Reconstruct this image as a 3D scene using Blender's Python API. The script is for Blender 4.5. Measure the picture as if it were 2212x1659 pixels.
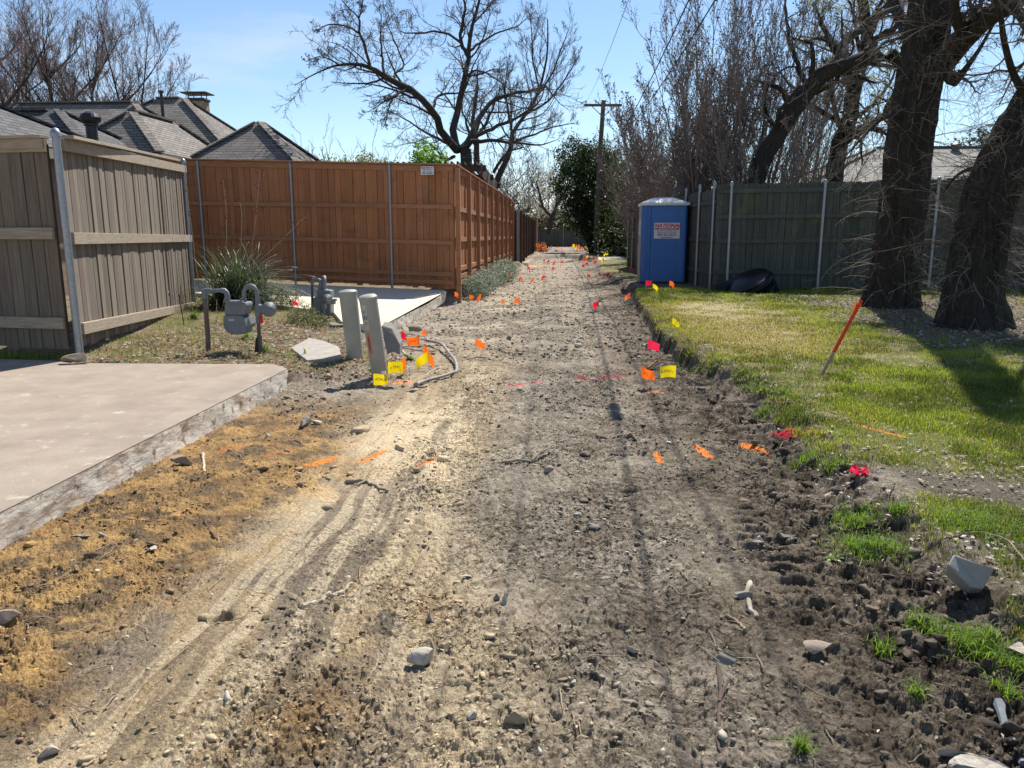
import bpy, math, random
import numpy as np
from mathutils import Vector, Matrix

for o in list(bpy.data.objects): bpy.data.objects.remove(o)
SC = bpy.context.scene
COL = SC.collection
# ------------------------------------------------------------ camera
CAM_H = 1.5
FPX = 1661.0                                   # focal length, in pixels of a 2212 px wide view
PITCH = math.atan((829.5-500)/FPX)
YAW = math.atan(109/FPX*math.cos(PITCH))
cd = bpy.data.cameras.new('camera'); cam = bpy.data.objects.new('camera', cd); COL.objects.link(cam)
cd.sensor_width = 36.0; cd.lens = 36.0*FPX/2212.0
cd.clip_start = .05; cd.clip_end = 2000
cam.location = (0, 0, CAM_H); cam.rotation_euler = (math.pi/2-PITCH, 0, YAW)
SC.camera = cam
# ------------------------------------------------------------ world, sun, exposure
SUN_EL, SUN_AZ = math.radians(51), math.radians(18)      # azimuth clockwise from +Y
w = bpy.data.worlds.new('World'); SC.world = w; w.use_nodes = True
nt = w.node_tree; nt.nodes.clear()
out = nt.nodes.new('ShaderNodeOutputWorld'); bg = nt.nodes.new('ShaderNodeBackground')
sky = nt.nodes.new('ShaderNodeTexSky'); sky.sky_type = 'NISHITA'; sky.sun_disc = False
sky.sun_elevation = SUN_EL; sky.sun_rotation = SUN_AZ
sky.air_density = 1.0; sky.dust_density = .04; sky.ozone_density = 3.0; sky.altitude = 150
bg.inputs['Strength'].default_value = .095
# thin cirrus wisps high in the sky
tc = nt.nodes.new('ShaderNodeTexCoord'); mp = nt.nodes.new('ShaderNodeMapping')
mp.inputs['Scale'].default_value = (1.6, 1.6, 7.0)
mp.inputs['Rotation'].default_value = (0, .25, .3)
nz = nt.nodes.new('ShaderNodeTexNoise'); nz.inputs['Scale'].default_value = 1.6; nz.inputs['Detail'].default_value = 5; nz.inputs['Roughness'].default_value = .52
nz.inputs['Distortion'].default_value = .3
cr = nt.nodes.new('ShaderNodeValToRGB'); cr.color_ramp.elements[0].position = .53; cr.color_ramp.elements[1].position = .86
mx = nt.nodes.new('ShaderNodeMix'); mx.data_type = 'RGBA'
mx.inputs[7].default_value = (6.4, 6.6, 7.2, 1)
mul = nt.nodes.new('ShaderNodeMath'); mul.operation = 'MULTIPLY'; mul.inputs[1].default_value = .85
L = nt.links.new
L(tc.outputs['Generated'], mp.inputs['Vector']); L(mp.outputs['Vector'], nz.inputs['Vector']); L(nz.outputs['Fac'], cr.inputs['Fac'])
L(cr.outputs['Color'], mul.inputs[0]); L(mul.outputs[0], mx.inputs[0]); L(sky.outputs['Color'], mx.inputs[6])
L(mx.outputs[2], bg.inputs['Color']); L(bg.outputs[0], out.inputs['Surface'])
sd = bpy.data.lights.new('sun', 'SUN'); sd.energy = 5.0; sd.angle = math.radians(.53); sd.color = (1, .95, .87)
sun = bpy.data.objects.new('sun', sd); COL.objects.link(sun)
SDIR = Vector((math.sin(SUN_AZ)*math.cos(SUN_EL), math.cos(SUN_AZ)*math.cos(SUN_EL), math.sin(SUN_EL)))
sun.rotation_euler = SDIR.to_track_quat('Z', 'Y').to_euler(); sun.location = SDIR*60
SC.view_settings.view_transform = 'Standard'; SC.view_settings.look = 'None'
SC.view_settings.exposure = .62; SC.view_settings.gamma = 1
SC.render.engine = 'CYCLES'
SC.render.resolution_x = 1024; SC.render.resolution_y = 768
try:
    SC.cycles.max_bounces = 6; SC.cycles.transparent_max_bounces = 6
except Exception: pass
# ------------------------------------------------------------ helpers: sight lines (only to read places off the photograph)
def ray(u, v):
    x = (u-1106)/FPX; y = -(v-829.5)/FPX
    f = math.cos(PITCH)+y*math.sin(PITCH); z = -math.sin(PITCH)+y*math.cos(PITCH)
    return (x*math.cos(YAW)-f*math.sin(YAW), x*math.sin(YAW)+f*math.cos(YAW), z)
def G(u, v, z=0.):
    r = ray(u, v); t = (z-CAM_H)/r[2]; return (r[0]*t, r[1]*t)
def D(u, v, Y):
    r = ray(u, v); t = Y/r[1]; return Vector((r[0]*t, Y, CAM_H+r[2]*t))
# ------------------------------------------------------------ helpers: objects
def tag(o, label=None, cat=None, group=None, kind=None):
    if label: o['label'] = label
    if cat: o['category'] = cat
    if group: o['group'] = group
    if kind: o['kind'] = kind
    return o
def thing(name, loc, label, cat, group=None, rz=0):
    o = bpy.data.objects.new(name, None); COL.objects.link(o)
    o.location = loc; o.rotation_euler = (0, 0, rz); o.empty_display_size = .1
    return tag(o, label, cat, group)
def link_mesh(name, me, mat, parent=None, smooth=False):
    o = bpy.data.objects.new(name, me); COL.objects.link(o)
    if mat: me.materials.append(mat)
    if smooth: me.shade_smooth()
    if parent:
        o.parent = parent
        o.matrix_parent_inverse = Matrix.LocRotScale(parent.location, parent.rotation_euler, parent.scale).inverted()
    return o
def npmesh(name, V, Fq, cols=None):
    """V (n,3); Fq (m,k) faces of k corners, or a list of such arrays"""
    me = bpy.data.meshes.new(name)
    if not isinstance(Fq, list): Fq = [Fq]
    Fq = [np.asarray(f, dtype=np.int32) for f in Fq if len(f)]
    V = np.asarray(V, dtype=np.float32)
    me.vertices.add(len(V)); me.vertices.foreach_set('co', V.ravel())
    loops = np.concatenate([f.ravel() for f in Fq])
    tot = np.concatenate([np.full(len(f), f.shape[1], dtype=np.int32) for f in Fq])
    st = np.concatenate([[0], np.cumsum(tot)[:-1]]).astype(np.int32)
    me.loops.add(len(loops)); me.loops.foreach_set('vertex_index', loops)
    me.polygons.add(len(tot)); me.polygons.foreach_set('loop_start', st)
    try: me.polygons.foreach_set('loop_total', tot)
    except Exception: pass
    if cols is not None:
        for nm, c in cols.items():
            c = np.asarray(c, dtype=np.float32)
            if c.ndim == 1:
                a = me.attributes.new(nm, 'FLOAT', 'POINT'); a.data.foreach_set('value', c)
            else:
                if c.shape[1] == 3: c = np.concatenate([c, np.ones((len(c), 1), np.float32)], 1)
                a = me.attributes.new(nm, 'FLOAT_COLOR', 'POINT'); a.data.foreach_set('color', c.ravel())
    me.update(calc_edges=True); me.validate()
    return me
class MB:
    """collects boxes, tubes and loose faces; build() links them as ONE mesh"""
    def __init__(s): s.v = []; s.f = []; s.c = []
    def add(s, vs, fs, c=(1, 1, 1)):
        b = len(s.v); s.v += [tuple(p) for p in vs]; s.f += [tuple(i+b for i in f) for f in fs]; s.c += [c]*len(vs); return s
    def box(s, o, ax, ay, az, c=(1, 1, 1)):
        """o corner, three edge vectors"""
        o, ax, ay, az = map(Vector, (o, ax, ay, az))
        vs = [o, o+ax, o+ax+ay, o+ay, o+az, o+ax+az, o+ax+ay+az, o+ay+az]
        fs = [(0, 3, 2, 1), (4, 5, 6, 7), (0, 1, 5, 4), (1, 2, 6, 5), (2, 3, 7, 6), (3, 0, 4, 7)]
        if ax.cross(ay).dot(az) < 0: fs = [f[::-1] for f in fs]
        return s.add(vs, fs, c)
    def cbox(s, c0, size, rot=None, c=(1, 1, 1), bev=0):
        x, y, z = size; R = rot or Matrix.Identity(3)
        if bev <= 0:
            return s.box(Vector(c0)-R@Vector((x/2, y/2, z/2)), R@Vector((x, 0, 0)), R@Vector((0, y, 0)), R@Vector((0, 0, z)), c)
        # chamfered vertical and horizontal edges
        b = bev; rings = []
        def ring(dx, dy, zz):
            X, Y = x/2-dx, y/2-dy
            return [(X-b, -Y, zz), (X, -Y+b, zz), (X, Y-b, zz), (X-b, Y, zz), (-X+b, Y, zz), (-X, Y-b, zz), (-X, -Y+b, zz), (-X+b, -Y, zz)]
        for (d, zz) in ((b*.7, -z/2), (0, -z/2+b), (0, z/2-b), (b*.7, z/2)): rings.append(ring(d, d, zz))
        vs = [Vector(c0)+R@Vector(p) for r in rings for p in r]; fs = [tuple(range(7, -1, -1)), tuple(range(24, 32))]
        for k in range(3):
            for i in range(8): j = (i+1) % 8; fs.append((k*8+i, k*8+j, k*8+8+j, k*8+8+i))
        return s.add(vs, fs, c)
    def tube(s, pts, rad, n=10, c=(1, 1, 1), cap=True):
        pts = [Vector(p) for p in pts]
        if not hasattr(rad, '__len__'): rad = [rad]*len(pts)
        T = []
        for i in range(len(pts)):
            a = pts[max(i-1, 0)]; b = pts[min(i+1, len(pts)-1)]; d = b-a
            T.append(d.normalized() if d.length > 1e-9 else Vector((0, 0, 1)))
        ref = Vector((0, 0, 1)) if abs(T[0].z) < .9 else Vector((1, 0, 0))
        N = T[0].cross(ref).normalized(); vs = []; fs = []
        for i, p in enumerate(pts):
            N = (N-T[i]*N.dot(T[i]))
            N = N.normalized() if N.length > 1e-6 else T[i].orthogonal().normalized()
            B = T[i].cross(N)
            for k in range(n):
                a = 2*math.pi*k/n; vs.append(p+(N*math.cos(a)+B*math.sin(a))*rad[i])
        for i in range(len(pts)-1):
            for k in range(n):
                j = (k+1) % n; fs.append((i*n+k, i*n+j, (i+1)*n+j, (i+1)*n+k))
        if cap: fs += [tuple(range(n-1, -1, -1)), tuple(range((len(pts)-1)*n, len(pts)*n))]
        return s.add(vs, fs, c)
    def lathe(s, o, prof, n=20, R=None, c=(1, 1, 1)):
        """prof: list of (radius, height) turned about the local z axis"""
        R = R or Matrix.Identity(3); vs = []; fs = []
        for r, h in prof:
            for k in range(n):
                a = 2*math.pi*k/n; vs.append(Vector(o)+R@Vector((r*math.cos(a), r*math.sin(a), h)))
        for i in range(len(prof)-1):
            for k in range(n):
                j = (k+1) % n; fs.append((i*n+k, i*n+j, (i+1)*n+j, (i+1)*n+k))
        fs += [tuple(range(n-1, -1, -1)), tuple(range((len(prof)-1)*n, len(prof)*n))]
        return s.add(vs, fs, c)
    def prism(s, poly, ext, c=(1, 1, 1)):
        """poly: 3-D outline, ext: extrusion vector"""
        n = len(poly); P = [Vector(p) for p in poly]; E = Vector(ext)
        vs = P+[p+E for p in P]; fs = [tuple(range(n-1, -1, -1)), tuple(range(n, 2*n))]
        for i in range(n): j = (i+1) % n; fs.append((i, j, n+j, n+i))
        return s.add(vs, fs, c)
    def build(s, name, mat, parent=None, smooth=False, bevel=0):
        me = bpy.data.meshes.new(name); me.from_pydata(s.v, [], s.f)
        a = me.attributes.new('Col', 'FLOAT_COLOR', 'POINT')
        a.data.foreach_set('color', np.array([tuple(c)+(1,) for c in s.c], np.float32).ravel())
        me.update()
        o = link_mesh(name, me, mat, parent)
        if smooth:
            me.shade_smooth()
            try: me.set_sharp_from_angle(angle=math.radians(38))
            except Exception: pass
        if bevel:
            m = o.modifiers.new('bevel', 'BEVEL'); m.width = bevel; m.segments = 2; m.limit_method = 'ANGLE'
        return o
# ------------------------------------------------------------ helpers: materials
def nodes_mat(name):
    m = bpy.data.materials.new(name); m.use_nodes = True; nt = m.node_tree
    return m, nt, nt.nodes['Principled BSDF'], nt.links.new
def M(name, c1, c2=None, scale=6, stretch=(1, 1, 1), rough=.85, bump=0., bscale=None, metal=0, spots=None, vcol=False, spec=.3, detail=6, contrast=(.3, .7)):
    m, nt, b, L = nodes_mat(name)
    N = nt.nodes.new
    c2 = c2 or tuple(x*.75 for x in c1)
    tc = N('ShaderNodeTexCoord'); mp = N('ShaderNodeMapping'); mp.inputs['Scale'].default_value = stretch
    L(tc.outputs['Object'], mp.inputs['Vector'])
    n = N('ShaderNodeTexNoise'); n.inputs['Scale'].default_value = scale; n.inputs['Detail'].default_value = detail; n.inputs['Roughness'].default_value = .62
    L(mp.outputs['Vector'], n.inputs['Vector'])
    r = N('ShaderNodeValToRGB'); r.color_ramp.elements[0].position = contrast[0]; r.color_ramp.elements[1].position = contrast[1]
    r.color_ramp.elements[0].color = (*c2, 1); r.color_ramp.elements[1].color = (*c1, 1)
    L(n.outputs['Fac'], r.inputs['Fac']); col = r.outputs['Color']
    if spots:
        sc, cs, lo, hi = spots
        n2 = N('ShaderNodeTexNoise'); n2.inputs['Scale'].default_value = sc; n2.inputs['Detail'].default_value = 8; n2.inputs['Roughness'].default_value = .7
        L(tc.outputs['Object'], n2.inputs['Vector'])
        r2 = N('ShaderNodeMapRange'); r2.inputs['From Min'].default_value = lo; r2.inputs['From Max'].default_value = hi; L(n2.outputs['Fac'], r2.inputs['Value'])
        x = N('ShaderNodeMix'); x.data_type = 'RGBA'; x.inputs[7].default_value = (*cs, 1)
        L(r2.outputs[0], x.inputs[0]); L(col, x.inputs[6]); col = x.outputs[2]
    if vcol:
        a = N('ShaderNodeAttribute'); a.attribute_name = 'Col'
        x = N('ShaderNodeMix'); x.data_type = 'RGBA'; x.blend_type = 'MULTIPLY'; x.inputs[0].default_value = 1
        L(col, x.inputs[6]); L(a.outputs['Color'], x.inputs[7]); col = x.outputs[2]
    L(col, b.inputs['Base Color'])
    b.inputs['Roughness'].default_value = rough; b.inputs['Metallic'].default_value = metal
    b.inputs['Specular IOR Level'].default_value = spec
    if bump:
        n3 = N('ShaderNodeTexNoise'); n3.inputs['Scale'].default_value = bscale or scale*4; n3.inputs['Detail'].default_value = 6
        L(mp.outputs['Vector'], n3.inputs['Vector'])
        bp = N('ShaderNodeBump'); bp.inputs['Strength'].default_value = 1; bp.inputs['Distance'].default_value = bump
        L(n3.outputs['Fac'], bp.inputs['Height']); L(bp.outputs['Normal'], b.inputs['Normal'])
    return m
def leafmat(name, col, trans=.45, tint=None, rough=.5):
    """thin leaf: diffuse plus light passing through, colour from the vertex attribute"""
    m, nt, b, L = nodes_mat(name); N = nt.nodes.new
    a = N('ShaderNodeAttribute'); a.attribute_name = 'Col'
    x = N('ShaderNodeMix'); x.data_type = 'RGBA'; x.blend_type = 'MULTIPLY'; x.inputs[0].default_value = 1
    x.inputs[6].default_value = (*col, 1); L(a.outputs['Color'], x.inputs[7])
    L(x.outputs[2], b.inputs['Base Color']); b.inputs['Roughness'].default_value = rough; b.inputs['Specular IOR Level'].default_value = .25
    t = N('ShaderNodeBsdfTranslucent')
    y = N('ShaderNodeMix'); y.data_type = 'RGBA'; y.blend_type = 'MULTIPLY'; y.inputs[0].default_value = 1
    y.inputs[7].default_value = (*(tint or (1.3, 1.25, .6)), 1); L(x.outputs[2], y.inputs[6]); L(y.outputs[2], t.inputs['Color'])
    ms = N('ShaderNodeMixShader'); ms.inputs[0].default_value = trans
    L(b.outputs[0], ms.inputs[1]); L(t.outputs[0], ms.inputs[2]); L(ms.outputs[0], nt.nodes['Material Output'].inputs['Surface'])
    return m
# ------------------------------------------------------------ helpers: numpy noise
_rs = np.random.RandomState(7)
_T = [_rs.rand(256, 256).astype(np.float32) for _ in range(12)]
def vn(x, y, k=0):
    T = _T[k % 12]; xi = np.floor(x).astype(np.int64); yi = np.floor(y).astype(np.int64)
    fx = (x-xi); fy = (y-yi); fx = fx*fx*fx*(fx*(fx*6-15)+10); fy = fy*fy*fy*(fy*(fy*6-15)+10)
    a = xi & 255; b = (xi+1) & 255; c = yi & 255; d = (yi+1) & 255
    return (T[a, c]*(1-fx)+T[b, c]*fx)*(1-fy)+(T[a, d]*(1-fx)+T[b, d]*fx)*fy
def fbm(x, y, s, o=4, k=0, g=.5):
    r = 0; A = 1; t = 0
    for i in range(o):
        c, sn = math.cos(i*1.3+k), math.sin(i*1.3+k)
        r = r+A*vn((x*c-y*sn)*s+i*17.3+31, (x*sn+y*c)*s+i*9.1+57, k+i); t += A; A *= g; s *= 2.03
    return r/t                                   # 0..1, mean .5
def cells(x, y, s, k=0):
    """worley: distance to nearest seed, its random value, second distance"""
    X = x*s+101.3; Y = y*s+77.7; xi = np.floor(X).astype(np.int64); yi = np.floor(Y).astype(np.int64)
    d1 = np.full(np.shape(X), 9., np.float32); d2 = d1.copy(); rv = np.zeros_like(d1)
    for i in (-1, 0, 1):
        for j in (-1, 0, 1):
            a = (xi+i) & 255; b = (yi+j) & 255
            px = xi+i+.12+.76*_T[k % 12][a, b]; py = yi+j+.12+.76*_T[(k+3) % 12][a, b]
            d = np.sqrt((X-px)**2+(Y-py)**2).astype(np.float32)
            n = d < d1; d2 = np.where(n, d1, np.minimum(d2, d)); rv = np.where(n, _T[(k+5) % 12][a, b], rv); d1 = np.where(n, d, d1)
    return d1, rv, d2
def ss(a, b, x): t = np.clip((x-a)/(b-a), 0, 1); return t*t*(3-2*t)
def lerp(a, b, t): return a+(b-a)*t
# ------------------------------------------------------------ the ground
def xR(y):      # foot of the right bank of the dug-out alley
    return np.interp(y, [0, 2, 3, 4, 5.3, 6.6, 7.6, 8.4, 10, 12, 14.5, 17, 18.8, 21.4, 25, 29, 33, 45, 60, 90], [1.3, 1.36, 1.46, 1.5, 1.5, 1.52, 1.38, 1.3, 1.27, 1.33, 1.42, 1.55, 1.75, 1.5, 1.25, 1.05, 1.3, 1.25, 1.2, 1.2])
def xL(y):
    return np.interp(y, [0, 7.2, 7.7, 8.3, 9.2, 11, 13.2, 15.3, 17, 25, 32, 36, 43, 60, 90], [-2.66, -2.66, -2.2, -1.8, -2.05, -2.5, -2.45, -2.42, -2.3, -1.75, -1.6, -1.6, -1.5, -1.3, -1.3])
def zones(x, y):
    wob = (fbm(x, y, 1.1, 4, 2)-.5)
    wr = wob*.32*ss(0, 3, y) + (fbm(x, y, 5, 3, 4)-.5)*.16
    sharp = ss(7.4, 8.6, y)*(1-ss(17.5, 19, y))
    rw = lerp(.42, .09, sharp)                                 # the cut is steep further along
    right = ss(0, 1, (x-xR(y)-wr*lerp(1, .45, sharp))/rw)
    lw = lerp(.5, .35, ss(12, 20, y))
    left = ss(0, 1, (xL(y)+wr*.6-x)/lw)*ss(7.15, 7.9, y)
    return right, left, wob, sharp
def H(x, y, fine=True):
    x = np.asarray(x, float); y = np.asarray(y, float)
    right, left, wob, sharp = zones(x, y)
    hb = lerp(.10, .20, ss(5, 9, y))*lerp(1, .75, ss(17, 20, y))
    z = right*(hb+.012*np.maximum(x-1.5, 0)+.05*(fbm(x, y, .45, 3, 1)-.5))
    z = z+left*(.11+.05*ss(-2, -5, x)+.12*ss(13, 17, y)+.05*(fbm(x, y, .6, 3, 5)-.5))
    alley = (1-right)*(1-left)
    z = z+alley*.05*(fbm(x, y*.4, 1.0, 3, 3)-.5)
    # far off the lane dips and climbs again
    e1 = y-(43.5-2.5*(x/1.2)**2+.6*wob); e2 = y-(54+1.0*wob)
    z = z+alley*(.26*ss(0, .5, e1)*(1-ss(3, 8, e1))+.10*ss(3, 8, e1)+.16*ss(0, .5, e2)*(1-ss(4, 10, e2)))
    z = z+.9*ss(68, 120, y)
    if not fine: return z
    near = 1-ss(25, 45, y)
    # wheel ruts
    pr = .36+.05*np.sin(y*.8)
    z = z-.035*np.exp(-((x-pr)/.07)**2)*alley*near*ss(.35, .6, fbm(x*.3, y, .5, 2, 6))
    z = z+.018*np.exp(-((x-pr-.15)/.07)**2)*alley*near
    z = z-.03*np.exp(-((x+.55-.03*np.sin(y))/.16)**2)*alley*near
    # smooth smeared track with furrows on the left
    tc_ = -1.36+.12*np.sin((y-2)*.35)
    smear = np.exp(-((x-tc_)/.27)**4)*alley*(1-ss(6, 9, y))
    stk = fbm((x-tc_)*7, y*.55, 2.2, 4, 2, .6)
    z = z+smear*.045*(stk-.5)*ss(.35, .55, fbm(x, y*.5, 1.6, 3, 7))
    # tread lugs on the right
    lug = np.exp(-((x-.95)/.2)**4)*alley*ss(2.6, 3.1, y)*(1-ss(5.6, 6.4, y))*ss(.42, .55, fbm(x, y, 1.3, 2, 8))
    z = z+lug*.019*np.tanh(2.2*np.sin(y*2*math.pi/.115+.6*wob+x*1.2))
    lug2 = np.exp(-((x-1.15)/.35)**4)*alley*ss(1.5, 1.7, y)*(1-ss(3.0, 3.4, y))
    z = z+lug2*.012*np.tanh(2*np.sin(y*2*math.pi/.27+2.2*(x-1)+2.4*fbm(x, y, 1.7, 2, 8)))
    # clods
    bank = right*(1-ss(.0, .55, x-xR(y)-.15-.2*wob))+ss(-.75, -.1, x-xR(y))*(1-right)
    cl = np.clip(ss(.48, .66, fbm(x, y, 1.7, 3, 9))*1.0+bank*.75*(1-.8*sharp), 0, 1)*(1-.9*smear)*(1-.75*lug)
    cl = cl*np.clip(alley+bank+.12, 0, 1)*near
    wx = x+.02*(vn(x*24, y*24, 1)-.5)*2; wy = y+.02*(vn(x*24+50, y*24, 2)-.5)*2
    cn = fbm(x, y, 26, 3, 5, .6)-.5
    for s, hh, k, th in ((10, .013, 1, .72), (23, .0085, 2, .5), (52, .0055, 4, .3)):
        d, rv, d2 = cells(wx, wy, s, k)
        r = .3+.28*rv+cn*.5; big = ss(th, th+.2, rv+.3*cl-.12)
        pf = np.clip(1-(d/np.maximum(r, .1))**2, 0, 1)
        z = z+hh*big*pf**.8*(1+1.2*cn)*np.clip(cl*1.2+.08*alley, 0, 1)*lerp(.5, 1, rv)
    # big torn lumps of clay along the bank
    lm = bank*(1-.85*sharp)*near
    d, rv, d2 = cells(x+.06*(fbm(x, y, 9, 3, 1)-.5)*2, y*1.25+.06*(fbm(x, y, 9, 3, 2)-.5)*2, 6.5, 8)
    z = z+.042*lm*ss(.35, .75, rv)*np.clip(1-(d/.55)**4, 0, 1)*(.7+.8*(fbm(x, y, 16, 4, 2, .6)-.5))
    pm = ss(.44, .56, fbm(x, y, 1.3, 3, 11))*alley*ss(-1.2, -.7, x)*(1-ss(.9, 1.2, x))*(1-ss(7, 11, y))
    rough = 1-.65*pm
    # dried plates and crumbs everywhere in the dug part
    d, rv, d2 = cells(wx, wy, 14, 6)
    z = z-(.006+.007*pm)*(1-ss(.0, .12, d2-d))*alley*(1-smear)+(.004+.010*pm)*(rv-.5)*alley*(1-smear)
    z = z+(fbm(x, y, 3.1, 3, 5)-.5)*.035*(alley*(1-.6*smear)+.5*bank)
    z = z+(np.abs(fbm(x, y*1.15, 10, 5, 7, .64)-.5)*-1+.08)*(.055*rough*alley*(1-.75*smear)+.06*bank*near+.008)
    z = z-(np.abs(fbm(x, y, 34, 4, 3, .65)-.5)-.08)*.030*rough*(alley*(1-.6*smear)+.5*bank)*(1-ss(9, 14, y))
    z = z+(fbm(x, y, 80, 3, 3, .65)-.5)*.010*alley*(1-ss(7, 12, y))*(1-.5*smear)
    # a lip of turf over the cut, a few holes
    for hx, hy, hr, hd in ((-2.02, 7.35, .17, .22), (.42, 4.35, .06, .05), (-1.33, 2.72, .045, .06), (-3.0, 8.35, .2, .03)):
        z = z-hd*np.exp(-(((x-hx)/hr)**2+((y-hy)/(hr*.8))**2)**2)
    # a ledge across the lane further on
    led = np.exp(-((y-11.6-.12*np.sin(x*3)-.4*(x-.5)*.3)/.12)**2)*ss(-.6, -.3, x)*(1-ss(1.0, 1.2, x))
    z = z+led*.03*(fbm(x, y, 6, 2, 1))
    # soil piled against the near slab, and never over it
    z = z-.02*np.exp(-((x+2.66)/.16)**2)*(1-ss(6.6, 7.3, y))*(.4+fbm(x, y, 2, 3, 2))
    und = (1-ss(-2.80, -2.70, x))*(1-ss(7.45, 7.62, y+.0*x))
    return z*(1-und)-.05*und
def Hs(x, y, fine=True): return float(H(np.array([x]), np.array([y]), fine)[0])

def ground_color(x, y, z):
    right, left, wob, sharp = zones(x, y)
    alley = np.clip((1-right)*(1-left), 0, 1)
    C = lambda r, g, b: np.array([r, g, b], np.float32)[None, :]
    n1 = fbm(x, y, 2.3, 4, 1)[:, None]; n2 = fbm(x, y, 8, 4, 6)[:, None]; n3 = fbm(x, y, 34, 3, 3)[:, None]; n4 = fbm(x, y*.35, 1.3, 4, 8)[:, None]
    col = lerp(C(.215, .178, .132), C(.375, .318, .245), ss(.35, .65, n1*.5+n2*.5))
    col = lerp(col, C(.52, .455, .36), ss(.55, .7, n3)*.5)
    col = lerp(col, C(.125, .097, .07), ss(.54, .68, n2)*.55)
    m = lambda a: a[:, None]
    # darker damp soil towards the right bank
    dk = ss(.30, 1.15, x+wob*1.1)*alley
    col = lerp(col, lerp(C(.095, .072, .05), C(.20, .16, .115), ss(.4, .62, n2)), m(dk)*.8)
    # pale sandy smear along the left wheel track
    tc_ = -1.36+.12*np.sin((y-2)*.35)+.25*wob
    sm = (1-.35*ss(5, 7, y))*np.exp(-((x-tc_-.20-.05*np.clip(4-y, 0, 2))/(.52+.25*np.clip(4-y, 0, 2)))**4)*(1-ss(7, 12, y))
    col = lerp(col, lerp(C(.42, .315, .185), C(.70, .55, .345), ss(.32, .55, n4)), m(np.clip(sm*1.25, 0, 1))*ss(.30, .39, n4*.4+n1*.3+n2*.3)*.92)
    col = lerp(col, C(.29, .235, .17), m(np.clip(sm, 0, 1))*ss(.52, .6, fbm(x*1.2, y*.3, 3, 3, 4))[:, None]*.8)
    stk = fbm((x-tc_)*7, y*.55, 2.2, 4, 2, .6)
    col = lerp(col, C(.20, .165, .12), m(np.clip(sm, 0, 1))*ss(.57, .62, stk)[:, None]*ss(.45, .58, n1)*.5)
    col = lerp(col, C(.68, .56, .38), m(np.clip(sm, 0, 1))*ss(.47, .41, stk)[:, None]*.6)
    far = np.exp(-((x+1.25)/.5)**2)*ss(9, 11, y)*(1-ss(17, 22, y))
    col = lerp(col, C(.5, .42, .30), m(far)*ss(.45, .6, n1)*.8)
    # ochre clay between the near slab and the track
    oc = ss(-1.25, -1.85, x+wob*.9)*(1-ss(5.8, 7.2, y))*alley
    oc = np.clip(oc+.8*np.exp(-(((x+.78)/.16)**2+((y-2.1)/.3)**2))+.5*np.exp(-(((x+.5)/.12)**2+((y-2.9)/.2)**2)), 0, 1)
    occ = lerp(C(.27, .165, .075), C(.52, .325, .125), ss(.3, .7, n2*.6+n4*.4))
    occ = lerp(occ, C(.15, .105, .065), ss(.50, .62, fbm(x, y, 7, 5, 7))[:, None]*.85)
    col = lerp(col, occ, m(oc)*.93)
    # bank and upturned sod: dark earth
    bk = np.clip(right*(1-ss(.1, .5, x-xR(y)-.2*wob)), 0, 1)
    col = lerp(col, lerp(C(.055, .042, .03), C(.215, .178, .135), ss(.36, .64, n2*.6+n3*.4)), m(np.clip(bk*1.3+ss(-.35, .0, x-xR(y))*alley*.75, 0, 1)))
    # lawn base: straw, thatch, bare soil
    lawn = right*ss(.28, .5, x-xR(y)+.1*wob-.02)
    st = lerp(C(.20, .155, .085), C(.36, .30, .18), n3)
    st = lerp(st, C(.10, .125, .03), ss(.3, .5, n2)*.75)
    dry = np.exp(-((x-2.5)/1.1)**2)*ss(7.5, 9, y)*(1-ss(14, 16, y))
    st = lerp(st, C(.44, .37, .22), m(dry)*.75)
    soil = lerp(C(.09, .072, .055), C(.2, .17, .14), n2)
    bare = ss(5.0, 4.2, y+wob*1.5)*ss(.30, .5, n1[:, 0]+.0*x)+ss(3.6, 4.6, x+wob)*ss(8.3, 9.3, y)*(1-ss(14.5, 16, y))*.85
    st = lerp(st, soil, m(np.clip(bare, 0, 1))*.9)
    col = lerp(col, st, m(lawn))
    # left yard: leaf mould and thin grass
    yl = lerp(C(.17, .125, .08), C(.31, .25, .17), n3); yl = lerp(yl, C(.13, .15, .05), ss(.5, .65, n1)*.5)
    yl = lerp(yl, C(.09, .07, .05), ss(.5, .64, n2)*.7)
    col = lerp(col, yl, m(left))
    # far off: paler gravel
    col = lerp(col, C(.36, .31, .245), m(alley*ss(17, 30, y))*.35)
    return np.clip(col, .01, .9)
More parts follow.
